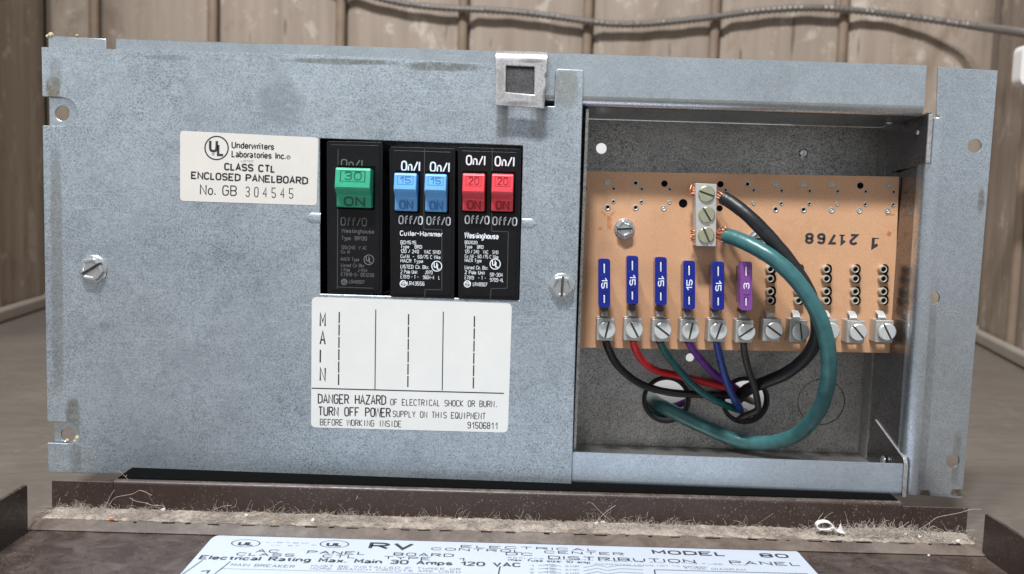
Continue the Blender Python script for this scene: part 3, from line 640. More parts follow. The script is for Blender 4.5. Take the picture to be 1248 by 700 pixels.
# body: left flange, behind the cover notches
lf = [(-192.8, -4), (-166, -4), (-166, 166.5), (-170.3, 166.5), (-170.3, 168.6), (-193.2, 168.9)]
h1 = P(77, 138.5, 2.2); h2 = P(84, 529.5, 2.2)
m = MB(); m.plate([(-192.8, -4), (-166.6, -4), (-166.6, 160), (-170.3, 160), (-170.3, 168.4), (-193.4, 168.9)], [circ(h1.x, h1.z, 2.9), circ(h2.x, h2.z, 3.0)], 1.4, 2.6); m.build('left_flange', m_body, panel, bevel=0.25)
m = MB()
for (px, py, r_) in ((95, 534, 1.3), (92, 538, 0.9), (82, 537, 0.8), (62, 43, 1.2), (58, 44.5, 0.8), (94, 43.5, 0.6)):
    q = P(px, py, 1.6); m.lathe((q.x, q.y-0.3, q.z), (0, 1, 0), [(0.01, -r_*.6), (r_*.6, -r_*.4), (r_, .3)], 8)
m.build('glue_residue', simple('old_glue', (0.48, 0.42, 0.26), 0.7, 0, 0.3, 900), panel, kind='stuff', label='tan crumbs of old glue on the left flange')
# top channel
def arc(cx, cy, r, a0, a1, n=6): return [(cx+r*math.cos(a0+(a1-a0)*i/n), cy+r*math.sin(a0+(a1-a0)*i/n)) for i in range(n+1)]
prof = [(1.3, 168.6), (1.3, 151.5)] + arc(5.3, 151.5, 4.0, math.pi, math.pi*1.5, 7) + [(50, 147.0)]
m = MB(); m.prism(thick(prof, 1.1), [], 0, 1, lambda a, b, w_: Vector(((-166.3 + w_*318.0), a, b - (1.5*w_ if b > 160 else 0)))); m.build('top_channel', m_body, panel, bevel=0.2)
# bottom channel: lip, bend, floor
prof = [(0.4, 9.0), (0.4, -2.2)] + arc(2.9, -2.2, 2.5, math.pi, math.pi*1.5, 6) + [(50, -4.7)]
m = MB(); m.sweep_x(thick(prof, 1.1), -150, 154.2)
m.build('bottom_channel', m_lip2, panel, bevel=0.2)
m = MB(); m.box(20, 152.5, 1.8, 50, -3.3, 0.6); m.build('inner_floor', m_inner, panel)
# right flange with side wall, one bent sheet
prof = [(152.7, 50), (154.2, 7.5)] + arc(158.9, 5.4, 4.9, math.pi, math.pi*1.5, 8) + [(0, 0)]
prof = prof[:-1]
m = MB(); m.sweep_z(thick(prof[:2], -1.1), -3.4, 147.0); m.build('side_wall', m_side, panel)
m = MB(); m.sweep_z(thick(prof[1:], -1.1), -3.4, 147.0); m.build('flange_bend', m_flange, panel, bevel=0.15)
fh = [P(1188, 178, 0.5), P(1137, 363, 0.5), P(1161, 562, 0.5)]
xr0 = prof[-1][0]
m = MB(); m.plate([(xr0, -3.4), Q(1172.5, 607.5, 0.5), Q(1216, 86, 0.5), Q(1143.5, 82, 0.5), Q(1141.5, 140, 0.5), (xr0, 146.8)], [circ(p_.x, p_.z, 2.75) for p_ in fh], 0.5, 1.6)
m.build('right_flange', m_flange, panel, bevel=0.22)
# back sheet with knockouts, holes, closed bends
BY = 48.0
k1 = P(812, 487, BY); k2 = P(908, 488, BY); k3 = P(1001, 490, BY); hs = [(P(733, 181, BY), 2.4), (P(979, 187, BY), 2.2), (P(841, 436, BY), 1.9)]
# (the boards' holes are real openings)
outer = [(19.5, 0.7), (156, 0.7), (156, 146.8), (19.5, 146.8)]
KR = 10.6
m = MB(); m.plate(outer, [circ(k1.x, k1.z, KR, 32), circ(k2.x, k2.z, KR, 32), circ(k3.x, k3.z, 10.6, 36)]+[circ(p_.x, p_.z, r_, 16) for p_, r_ in hs], BY, BY+1.1); m.build('back_sheet', m_inner, panel, bevel=0.1)
m = MB(); m.plate(circ(k3.x, k3.z, 10.38, 36), [], BY+0.15, BY+1.0); m.build('knockout', m_inner, panel, bevel=0.15)
m = MB(); m.plate(circ(k3.x, k3.z, 12, 36), [], BY+1.15, BY+2.0); m.build('added_gap_disc', m_black, panel)  # black disc added behind the knockout so its cut line stays dark
for kk in (k1, k2):
    m = MB(); m.lathe((kk.x, BY+0.2, kk.z), (0, 1, 0), [(9.1, 2.4), (9.0, -0.6), (9.5, -1.9), (10.4, -1.9), (10.9, -1.0), (10.9, -0.1), (10.45, -0.1), (10.45, 2.4)], 40); m.build('grommet', m_rubber, panel)
# shallow wall pieces either side
xb = P(1063, 300, BY).x
m = MB(); m.box(20.2, 21.3, 4, BY-0.1, 0.7, 146.8); m.build('divider', m_inner, panel)
m = MB(); m.box(151.4, 152.2, 38, BY-0.05, 0.8, 146.6); m.build('back_return', m_inner, panel)
# top right and bottom right side tabs
m = MB(); m.prism([(0.4, 149.2), (0.6, 129.3), (28, 126.5), (40, 146.5)], [], 152.9, 154.0, lambda a, b, w_: (w_-a*0.03-2.0+2.4*(1-a/40), a, b)); m.build('side_tab', m_side, panel, bevel=0.4)
m = MB(); m.box(153.2, 154.9, -0.6, 0.5, 129.2, 148.2); m.build('tab_edge', m_alu, panel, bevel=0.35)
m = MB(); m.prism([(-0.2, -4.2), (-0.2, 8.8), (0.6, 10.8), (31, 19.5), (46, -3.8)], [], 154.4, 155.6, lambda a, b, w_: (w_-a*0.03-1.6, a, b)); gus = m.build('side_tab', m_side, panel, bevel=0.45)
m = MB(); m.prism(thick([(-0.5, -4.2), (-0.5, 9.0), (0.6, 11.0), (31, 19.8)], 0.6), [], 154.2, 155.8, lambda a, b, w_: (w_-a*0.03-1.6, a, b)); m.build('tab_edge', m_alu, panel, bevel=0.2)
def rivet(c, ax, r=1.5):
    m = MB(); m.lathe(c, ax, [(0.01, 1.1), (r*0.7, 0.9), (r, 0.3), (r, 0)], 16); m.build('rivet', m_zinc, panel)
q = P(1068, 550, 20); rivet((151.6, 18, 5.5), (-1, 0, 0), 2.2)
q = P(1118, 157, 8); rivet((152.9, 8, 141.8), (-1, 0, 0), 1.1)
q = hs[1][0]; rivet((q.x, BY+0.3, q.z), (0, -1, 0), 2.15)
rivet((147, 24, 146.9), (0, 0, -1), 2.2)
# breaker compartment behind the cover
m = MB(); m.box(-92, 1, 52, 53, 60, 141); m.box(-92.5, -91.5, 3, 52, 60, 141); m.box(1, 2, 3, 52, 60, 141); m.box(-92, 1, 3, 52, 59, 60); m.box(-92, 1, 3, 52, 141, 142); m.build('breaker_compartment', m_black, panel)
m = MB(); m.box(-166.6, -165.5, 3, 50, -3.4, 146.8); m.box(-165.4, 19.4, 49, 50.1, 0, 146.8); m.build('rear_shell', m_body, panel)

# --- sticker 1
py_ = lambda Y: (lambda x, y: P(x, y, Y))
st_y = -1.22
m = MB(); m.plate(rquad([Q(219.5, 245, st_y), Q(386, 250.5, st_y), Q(388, 168, st_y), Q(219.5, 159.5, st_y)], 1.6), [], st_y, -1.11); lab = m.build('sticker', m_sticker, panel, label='cream approval sticker printed in black')
m = MB(); pr = py_(st_y); T = lambda s_, x0, y0, x1, y1, h, bold=0.0: text_mb(m, s_, x0, y0, x1, y1, h, pr, FR, bold, 0.02)
ring_mb(m, 264, 180.6, 15, 1.7, pr, FR); T('U', 256, 184.2, 264, 184.6, 12.5, 0.045); T('L', 265.8, 189, 272, 189.3, 12, 0.045); ring_mb(m, 260, 188, 1.6, .7, pr, FR, 0.02, 10)
T('Underwriters', 282.8, 180.3, 333.5, 182.6, 7.2, 0.03); T('Laboratories Inc.', 282.8, 191.3, 347.5, 194.0, 7.2, 0.03)
ring_mb(m, 351.6, 192, 2.5, .7, pr, FR, 0.02, 16); T('R', 350.5, 193.3, 352.8, 193.4, 2.6)
T('LISTED', 294, 197.6, 308.6, 198, 2.3); T('CLASS CTL', 274, 207.0, 334.5, 210.0, 7.6, 0.05); T('ENCLOSED PANELBOARD', 233.6, 217.6, 374.5, 224.4, 7.6, 0.045)
T('No. GB', 244.3, 237, 288, 238.6, 11.5, 0.002); T('3 0 4 5 4 5', 299.5, 239.6, 357, 242, 11.6, 0.005)
m.build('lettering', m_ink, lab)
# --- sticker 2
m = MB(); m.plate(rquad([Q(379, 521, st_y), Q(619, 527.5, st_y), Q(624, 370, st_y), Q(380, 362, st_y)], 2.2), [], st_y, -1.11); lab = m.build('sticker', m_sticker2, panel, label='white breaker directory sticker with a danger notice')
m = MB(); W = 0.42
for ch, cy in (('M', 397.5), ('A', 419.5), ('I', 442), ('N', 464)): stroke_text(m, ch, 390.3, cy, 390.3+5.9, cy+.2, 15.5, pr, FR, 0.62)
for xa, ya, xb_, yb, dash in ((413.5, 380.5, 412.6, 471, 1), (458, 377.5, 457, 475, 0), (498, 383, 497, 473.5, 1), (540.3, 380, 539, 476, 0), (578.3, 385.5, 576.8, 475, 1)):
    if not dash: line_mb(m, [(xa, ya), (xb_, yb)], 0.42, pr, FR)
    else:
        for i in range(6):
            t0 = i/6; t1 = t0+0.15; line_mb(m, [(xa+(xb_-xa)*t0, ya+(yb-ya)*t0), (xa+(xb_-xa)*t1, ya+(yb-ya)*t1)], 0.55, pr, FR)
line_mb(m, [(379.8, 473.3), (614, 479.6)], 0.48, pr, FR)
X = lambda s_, x0, y0, x1, y1, h, wd: stroke_text(m, s_, x0, y0, x1, y1, h, pr, FR, wd)
X('DANGER HAZARD', 388, 491.3, 470, 493.2, 10.6, 0.52); X('OF ELECTRICAL SHOCK OR BURN.', 476, 493.8, 607, 496.4, 7.2, 0.33)
X('TURN OFF POWER', 388.5, 506.3, 475.5, 508.4, 10.2, 0.52); X('SUPPLY ON THIS EQUIPMENT', 479, 508.2, 591.5, 511, 7.2, 0.33)
X('BEFORE WORKING INSIDE', 390.3, 518.2, 489, 520.6, 7.2, 0.33); X('91506811', 570, 522, 606.5, 523, 7.4, 0.36)
m.build('lettering', m_ink, lab)

# ================================================================== spring clip
clip = thing('spring_clip', 'scuffed aluminium clip with a square window hooked over the top edge', 'clip', (0, -2, 168))
c0, c1, c2, c3 = P(602.5, 132, -6), P(664, 135, -6), P(668, 76, -4), P(603.5, 72, -4)
def clipmap(a, b, w_): return (a, w_-7.2+(b-148)*0.10+(0), b)
wn = [Q(617, 80.5, -5), Q(651.5, 82, -5), Q(651, 116, -5), Q(616.5, 113, -5)]
m = MB(); m.prism([Q(603, 129, -6), Q(663.5, 133, -6), Q(667, 76, -5), Q(603.8, 73, -5)], [wn], 0, 1.1, clipmap); m.build('clip_face', m_alu, clip, bevel=0.35)
zb = P(635, 75, -5).z; xa = P(603.8, 73, -5).x; xb2 = P(667, 76, -5).x; yb0 = -7.2+(zb-148)*0.10
m = MB(); m.box(xa+0.8, xb2-1.2, -0.9, 0.1, 150.5, 165.5); m.build('clip_back', m_side, clip, bevel=0.15)
prof = [(yb0, zb-0.4)] + arc(yb0+4.4, zb, 4.4, math.pi, 0.0, 12) + [(yb0+8.8, zb-8)]
m = MB(); m.sweep_x(thick(prof, -1.1), xa, xb2); m.build('clip_bend', m_alu, clip, bevel=0.2)

# ================================================================== BREAKERS
def ul_mark(m, cx, cy, r, prj, bold=0.03):
    ring_mb(m, cx, cy, r, r*0.16, prj, FR, 0.02, 28); text_mb(m, 'U', cx-r*.5, cy+r*.2, cx-r*.02, cy+r*.22, r*0.85, prj, FR, bold); text_mb(m, 'L', cx+r*.1, cy+r*.52, cx+r*.5, cy+r*.55, r*0.85, prj, FR, bold)
def sa_mark(m, cx, cy, r, prj):
    ring_mb(m, cx, cy, r, r*0.25, prj, FR, 0.02, 20); text_mb(m, 'S', cx-r*.5, cy+r*.4, cx+r*.1, cy+r*.42, r*0.9, prj, FR, .03); text_mb(m, 'P', cx+r*.15, cy+r*.5, cx+r*.6, cy+r*.52, r*0.9, prj, FR, .03)
def breaker(label, quad, Y, seams):
    cxw = sum(P(x, y, Y).x for x, y in quad)/4
    b = thing('circuit_breaker', label, 'circuit breaker', (cxw, 20, 68), 'circuit breakers in the cover opening')
    q = [Q(x, y, Y) for x, y in quad]; m = MB()
    m.plate(rquad(q, 0.8, 3), [], Y, Y+48); case = m.build('case', m_case, b, bevel=0.7, seg=3)
    # raised face a little inside the rim
    cx_ = sum(p_[0] for p_ in q)/4; cz_ = sum(p_[1] for p_ in q)/4
    q2 = [(cx_+(a-cx_)*0.90, cz_+(c-cz_)*0.955) for a, c in q]
    m = MB(); m.plate(rquad(q2, 0.8, 3), [], Y-0.45, Y-0.01); m.build('face_panel', m_case, b, bevel=0.3)
    if seams:
        m = MB()
        for s_ in seams: line_mb(m, s_, 0.28, py_(Y-0.46), FR, 0.015)
        m.build('seam', m_seam, b)
    return b, case
def handle(b, x0, x1, yt, ym, yb, Y, mat, matd, num, slope=3.0):
    zt, zm, zb_ = P(x0, yt, -9).z, P(x0, ym, -10).z, P(x0, yb, -4).z; xa_, xb_ = P(x0, ym, -9).x, P(x1, ym, -9).x
    prof = [(Y+2, zt-1.0), (-7.6, zt-0.2), (-8.4, zt-0.7), (-9.6, zm+0.4), (-9.1, zm-0.6), (-6.9, zm-1.9), (-5.7, zm-3.0), (-5.3, zb_+0.4), (-4.6, zb_), (Y+2, zb_+0.3)]
    m = MB(); m.sweep_x(prof, xa_, xb_); h = m.build('handle', mat, b, bevel=0.35, seg=3)
    m = MB()
    # number on the upper face, ON on the lower face, raised
    def up(x, y): # x 0..1, y 0..1 on upper face
        return Vector((xa_+(xb_-xa_)*x, -8.45-(1.15)*(1-y), zm+0.5+(zt-0.8-zm-0.5)*y))
    nu = Vector((0, -1, 0.13)).normalized()
    def lo(x, y): return Vector((xa_+(xb_-xa_)*x, -5.36-0.09*y, zb_+0.4+y))
    def tx(s_, f, n_, x0_, x1_, y0_, hh, bold):
        o_ = f(x0_, y0_); e_ = f(x1_, y0_); d_ = (e_-o_).normalized(); up_ = n_.cross(d_)
        stext(m, s_, 0, 0, (e_-o_).length, 0, hh, lambda x, y: o_+d_*x-up_*y, n_, 1.0+bold*20, 0.05)
    H1 = zt-zm; H2 = zm-zb_
    tx(num, up, nu, 0.28, 0.74, 0.42, H1*0.38, -0.01); tx('ON', lo, Vector((0, -1, -0.09)).normalized(), 0.24, 0.80, 0.45, 3.1, 0.02)
    # frame round the number
    for a_, c_, e_, f_ in ((0.14, 0.86, 0.30, 0.33), (0.14, 0.86, 0.90, 0.93), (0.14, 0.17, 0.33, 0.90), (0.83, 0.86, 0.33, 0.90)):
        vv = [up(a_, e_), up(c_, e_), up(c_, f_), up(a_, f_)]; m.add([v+nu*0.04 for v in vv], [(0, 1, 2, 3)])
    m.build('relief', matd, h)
    m = MB(); m.box(xa_-0.5, xb_+0.7, Y-0.5, Y-0.46, zb_-0.7, zt+1.0); m.build('handle_slot', m_black, b)
    return h
F_Y = -1.6; TY_ = F_Y-0.46
# main breaker
b, case = breaker('tall black single-pole breaker with the green 30 handle and faded print', [(399, 357.5), (465.5, 358.5), (466.5, 173.5), (398, 172)], F_Y+0.6, [[(412, 182), (411, 352)], [(412, 350), (455, 351.5)]])
handle(b, 408, 451, 203.5, 229, 252.5, F_Y+0.6, m_green, m_green_d, '30')
m = MB(); pr = py_(TY_+0.6); T = lambda s_, x0, y0, x1, y1, h, bold=0.0: text_mb(m, s_, x0, y0, x1, y1, h, pr, FR, bold, 0.02)
T('On/I', 416, 203, 441, 204, 8.5, 0.01); T('Off/O', 415.6, 274.6, 446.5, 275.6, 9.3, 0.005)
T('Westinghouse', 416.5, 283.6, 455.5, 284.8, 4.6); T('Type  BR130', 416.5, 292.3, 447, 293.2, 4.4); T('120/240  V AC', 415.8, 303.4, 446.5, 304.4, 3.9); T('Cu Al', 415.8, 308.8, 426, 309.1, 3.7)
T('HACR Type', 415.8, 317.8, 437.5, 318.5, 3.9); T('Listed Cir Bkr', 415.8, 325.2, 443.5, 326, 3.9); T('1 Pole     J-934', 415.8, 331, 447.5, 332, 3.9); T('E7819-S- 051230', 415.8, 336.4, 455.5, 337.6, 3.9); T('LR48907', 425.8, 345.5, 444, 346.1, 4)
ul_mark(m, 449.5, 316.8, 6.4, pr); sa_mark(m, 419.5, 343.8, 3.9, pr); m.build('lettering', m_print_dim, case)
# blue pair
b, case = breaker('black double breaker with two blue handles marked 15, between the green and red ones', [(476, 362), (553.5, 364), (555, 181.5), (474.5, 179)], F_Y, [[(517.5, 181), (516.5, 273), (516.5, 279.5), (538.5, 280.3), (538.5, 353.5), (518, 353), (517.5, 362)]])
handle(b, 479.8, 507.2, 210, 231.5, 257, F_Y, m_blue, m_blue_d, '15'); handle(b, 517.3, 543.7, 211.2, 232.5, 258, F_Y, m_blue, m_blue_d, '15')
m = MB(); pr = py_(TY_); T = lambda s_, x0, y0, x1, y1, h, bold=0.0: text_mb(m, s_, x0, y0, x1, y1, h, pr, FR, bold, 0.02)
T('On/I', 489.5, 207.6, 511, 208.4, 10.8, 0.012); T('On/I', 524.5, 208.8, 547, 209.6, 10.8, 0.012); T('Off/O', 486.3, 272.6, 514.6, 273.6, 9.3, 0.014); T('Off/O', 520.3, 273.6, 548.5, 274.6, 9.3, 0.014)
T('Cutler-Hammer', 487.8, 287, 538.3, 288.4, 5.4, 0.018)
for s_, x1_, y_, h_ in (('BD1515', 507, 297.4, 3.9), ('Type   BRD', 514, 302.4, 3.9), ('120 / 240   VAC SWD', 536.5, 308.2, 4), ('Cu/Al  -  60/75 C Wire', 536.5, 314.4, 4), ('HACR Type', 515.3, 319.7, 3.9), ('LISTED Cir. Bkr.', 522.5, 327, 4.1), ('2 Pole Unit     J970', 527, 333.2, 4.1), ('E7819 - T -   9804-4   L', 535.8, 339.3, 4.1)):
    T(s_, 488.4, y_, x1_, y_+(x1_-488)*0.03, h_, 0.006)
T('LR43556', 496.6, 347.6, 517, 348.2, 4.3, 0.006); ul_mark(m, 532.3, 324.6, 6.6, pr); sa_mark(m, 491.5, 346, 4.4, pr); m.build('lettering', m_print, case)
# red pair
b, case = breaker('black double breaker with two red handles marked 20, rightmost of the three', [(558.5, 364), (632, 366), (635.5, 182), (558, 179.5)], F_Y, [[(600, 181), (599.3, 274), (599.3, 282), (619.5, 282.6), (618, 351.5), (598.5, 352), (597.5, 364)]])
handle(b, 563.3, 590.3, 210.5, 234, 257, F_Y, m_red, m_red_d, '20'); handle(b, 598.8, 625.3, 211, 234.5, 257.5, F_Y, m_red, m_red_d, '20')
m = MB(); T = lambda s_, x0, y0, x1, y1, h, bold=0.0: text_mb(m, s_, x0, y0, x1, y1, h, pr, FR, bold, 0.02)
T('On/I', 568.5, 200.6, 590.5, 201.4, 10.8, 0.012); T('On/I', 603.5, 202, 626, 202.8, 10.8, 0.012); T('Off/O', 567, 272.4, 595.7, 273.2, 9.3, 0.014); T('Off/O', 600.6, 274, 629.5, 275, 9.3, 0.014)
T('Westinghouse', 566.5, 289.9, 607, 291.4, 6.2, 0.03)
for s_, x1_, y_, h_ in (('BD2020', 581.5, 297.2, 3.6), ('Type   BRD', 589, 302.6, 3.9), ('120 / 240   VAC   SWD', 607, 308.6, 4), ('Cu /Al - 60 /75 C Wire', 607, 314.2, 4), ('HACR Type', 586.6, 319.2, 3.9), ('Listed Cir. Bkr.', 594.5, 328, 4.1), ('2 Pole Unit', 590.6, 334, 4.1), ('E7819   - T -', 592, 340.4, 4.1)):
    T(s_, 566.6, y_, x1_, y_+(x1_-566)*0.03, h_, 0.006)
T('SR-304', 597.2, 337, 612.5, 337.5, 4.2, 0.006); T('9709-4L', 597.2, 343.3, 613.5, 343.8, 4.2, 0.006); T('LR48907', 576.5, 348.6, 593.5, 349.2, 4.3, 0.006); ul_mark(m, 603.5, 322, 6.8, pr); sa_mark(m, 569.6, 346.2, 4.4, pr); m.build('lettering', m_print, case)

# ================================================================== CIRCUIT BOARD
PY = 22.0
board = thing('circuit_board', 'tan circuit board with a row of screw terminals mounted inside the open compartment', 'circuit board', (86, PY+1, 50))
bq = [Q(690, 423.5, PY), Q(1087.5, 430.5, PY), Q(1096, 215.5, PY), Q(690, 208.2, PY)]
m = MB(); m.plate(bq, [], PY, PY+1.6); m.build('board', m_pcb, board, bevel=0.1)
for (px, py) in ((761, 279), (925, 291)):
    hexscrew(px, py, PY, 4.25, 5, board, m_zinc)
for (px, py) in ((761, 279), (925, 291), (761, 400), (1060, 400)):      # standoffs behind
    q = P(px, py, PY); m = MB(); m.cyl((q.x, PY+1.6, q.z), (0, 1, 0), 3, 3, BY-PY-1.7, 16); m.build('standoff', m_zinc, board)
# eyelets
m = MB(); mh = MB()
def eyelet(px, py, rpx, solder):
    q = P(px, py, PY); r_ = rpx/2.9
    m.lathe((q.x, PY, q.z), (0, 1, 0), [(r_*1.15, 0.0), (r_*1.1, -0.2), (r_*0.85, -0.28), (r_*0.62, -0.12)] + ([(0.35*r_, -0.1), (0.01, -0.35)] if solder else [(r_*0.6, 0.0)]), 14)
    if not solder: mh.cyl((q.x, PY+0.01, q.z), (0, -1, 0), r_*0.68, r_*0.68, 0.05, 14)
for i in range(12):
    px = 706.5+34.1*i; sl = i*0.35
    skip = i in (4,)
    if not skip:
        if i in (3, 5, 10): q = P(px+1, 223+sl, PY); mh.cyl((q.x, PY+0.01, q.z), (0, -1, 0), 1.35, 1.35, 0.06, 14)
        else: eyelet(px+ (0 if i < 6 else 0), 222.5+sl, 3.3, i % 2 == 1 or i > 7)
        eyelet(px+7.5, 229.8+sl*1.1, 2.1, False)
        eyelet(px+7.0, 245.5+sl*1.1, 2.2, i % 3 == 0)
        if i == 5: q = P(px, 254, PY); mh.cyl((q.x, PY+0.01, q.z), (0, -1, 0), 1.3, 1.3, 0.06, 14)
        else: eyelet(px, 252.4+sl*1.2, 3.3, i % 3 == 0 or i > 8)
for py in (317, 332, 345, 360, 382, 397, 410): eyelet(706.5+(3 if py in (389, 404) else 0), py, 2.4, py % 2 == 0)
q = P(832.5, 248, PY); mh.cyl((q.x, PY+0.01, q.z), (0, -1, 0), 1.8, 1.8, 0.06, 20)
m.build('eyelets', m_lug, board, kind='stuff'); mh.build('drilled_holes', m_black, board, kind='stuff')
# stamped number, upside down
m = MB(); pr = py_(PY-0.02)
stext(m, '1', 1070, 290.5, 1064.5, 290.3, 11.5, pr, FR, 1.9); stext(m, '2 1 7 6 8', 1044.5, 287, 983, 285.4, 10.5, pr, FR, 1.8, gap=0.8)
line_mb(m, [(1030, 287), (1023, 286.8)], 0.45, pr, FR)
for px in (1070, ): line_mb(m, [(1071, 290.8), (1062.5, 290.6)], 0.45, pr, FR)
m.build('stamped_number', m_ink, board)
m = MB()
for a, b_, wd in (((733, 258), (742, 266), .9), ((750, 257), (742, 266), .9), ((742, 264), (742, 281), 1.4), ((729, 279), (734, 279), 1.3), ((745, 266), (744.5, 278), .5), ((1079, 262), (1091, 262), 1.0), ((1081, 284), (1086, 286), 1.9), ((1082.5, 288), (1085, 283), 1.3)): line_mb(m, [a, b_], wd, pr, FR, 0.01)
tm = NT('faint_marker'); tm.col((0.70, 0.25, 0.10)); tm.set(rough=0.6); pn = tm.pos(); tm.link(tm.ramp(tm.noise(pn, 500, 4, .7), [(0.35, 0.0), (0.65, 0.65)]), tm.b.inputs['Alpha'])
m.build('marker_scribble', tm.m, board, kind='stuff', label='faint orange marker scribbles')

# terminal lugs
lugs = [(738, 402), (771.5, 402), (806, 403), (840, 403.5), (874, 403.5), (908, 404.5), (941.5, 403), (974, 404), (1010.5, 403.5), (1044, 405), (1079, 404.5)]
slots = [78, 118, 140, 82, 75, 40, 145, 100, 112, 135, 118]
for (px, py), sd in zip(lugs, slots):
    c = P(px, py, PY-8.5); x, z = c.x, c.z; w_, h_ = 3.6, 4.0
    m = MB(); y0 = PY-7.6
    zt, zb_ = z+h_+0.6, z-h_-0.7
    # box collar: front, two sides, back, open at top and bottom
    m.box(x-w_, x+w_, y0, y0+1.2, zb_, zt); m.box(x-w_, x-w_+1.0, y0+1.2, PY-1.0, zb_, zt); m.box(x+w_-1.0, x+w_, y0+1.2, PY-1.0, zb_, zt); m.box(x-w_, x+w_, PY-1.0, PY-0.02, zb_, zt)
    lug = m.build('terminal_lug', m_lug, board, bevel=0.25)
    m = MB(); rt = R(sd+random.uniform(-4, 4)); rh = 3.55; sx_, sz_ = x+0.5, z
    cc = Vector((sx_, y0, sz_)); m.cyl((sx_, y0-0.9, sz_), (0, 1, 0), rh*.98, rh*0.7, 0.9, 24); slot_head(m, cc, rt, rh, y0-0.9, y0-2.3, 0.42, False, 0.35)
    f = len(m.f); d_ = Vector((math.cos(rt), 0, math.sin(rt))); e_ = Vector((-d_.z, 0, d_.x)); m.add([Vector((sx_, y0-1.3, sz_))+d_*a+e_*b for a, b in ((-rh*.97, -.42), (rh*.97, -.42), (rh*.97, .42), (-rh*.97, .42))], [(0, 1, 2, 3)])
    m.build('screw', m_lugscrew, lug, f2=(f, m_slot), angle=28)
    m = MB(); m.sweep_x([(PY-4.6, zt-1), (PY-5.2, zt+0.9), (PY-4.2, zt+2.2), (PY-0.6, zt+3.4), (PY-0.6, zt+2.8), (PY-3.6, zt+1.6), (PY-4.0, zt+0.8), (PY-3.8, zt-1)], x-1.5-0.3, x+1.5-0.3); m.build('solder_tab', m_lug if px < 915 else m_lugscrew, lug, bevel=0.15)
    if px < 920:
        m = MB(); m.cyl((x-0.2, PY-0.02, zt+3.6), (0, -1, 0), 1.8, 1.6, 2.6, 14); m.build('rivet_tube', simple('dark_tube', (0.10, 0.05, 0.04), 0.35, 0.4), lug)
# empty fuse sockets: pairs of rolled contacts
m_contact = simple('fuse_contact', (0.50, 0.44, 0.36), 0.5, 0.3, 0.25, 900)
def socket(px, pys):
    first = P(px, pys[0], PY)
    for k in (0, 2):
        m = MB(); md = MB()
        for j in (0, 1):
            q = P(px-0.5, pys[k+j], PY-0.1); r_ = 2.15; ylen = 3.6
            m.cyl((q.x-0.5, PY-0.02, q.z), (0, -1, 0), 1.75, 1.6, 2.4, 16)
            m.lathe((q.x-0.5, PY-2.4, q.z), (0, 1, 0), [(1.6, 0), (1.45, -0.5), (1.05, -0.5), (0.95, 0)], 16, R(20), R(300))
            md.cyl((q.x-0.2, PY-2.43, q.z-0.1), (0, -1, 0), 1.15, 1.15, 0.05, 12)
            md.prism(circ(q.x+0.95, q.z, 1.6, 12, 2.1), [], PY-0.3, PY-0.03, lambda a, b, w_: (a, w_, b))
            md.box(q.x+0.3, q.x+1.7, PY-2.3, PY-0.3, q.z-1.1, q.z+1.1)
        cl = m.build('fuse_contact', m_contact, board, bevel=0.08); md.build('contact_slot', m_black, cl)
for px in (736, 770.5, 805, 839.5, 874, 906, 939, 973, 1007, 1042, 1076): socket(px, (328 if px > 930 else 325, 339.5, 355, 366))

# ground bar with three screws
gb = P(861, 263, PY-7)
m = MB(); bar = rquad([Q(848.5, 300, PY-9), Q(872.5, 300.5, PY-9), Q(873.5, 224.5, PY-9), Q(847.5, 223.5, PY-9)], 0.4, 2)
m.plate(bar, [], PY-9, PY-0.5); gbar = m.build('ground_bar', m_bar, board, bevel=0.3)
for (px, py), sd in zip(((861, 236.5), (861.3, 262), (860.5, 287)), (-18, -58, -65)):
    c = P(px, py, PY-9); m = MB(); rt = R(sd); rh = 3.25
    slot_head(m, c, rt, rh, c.y+0.01, c.y-0.9, 0.42, False, 0.3); m.cyl((c.x, c.y-0.25, c.z), (0, 1, 0), rh+0.2, rh+0.2, 0.2, 24)
    f = len(m.f); d_ = Vector((math.cos(rt), 0, math.sin(rt))); e_ = Vector((-d_.z, 0, d_.x)); m.add([c+Vector((0, -.3, 0))+d_*a+e_*b for a, b in ((-rh*.97, -.42), (rh*.97, -.42), (rh*.97, .42), (-rh*.97, .42))], [(0, 1, 2, 3)])
    m.build('screw', m_brass, gbar, f2=(f, m_slot), angle=28)

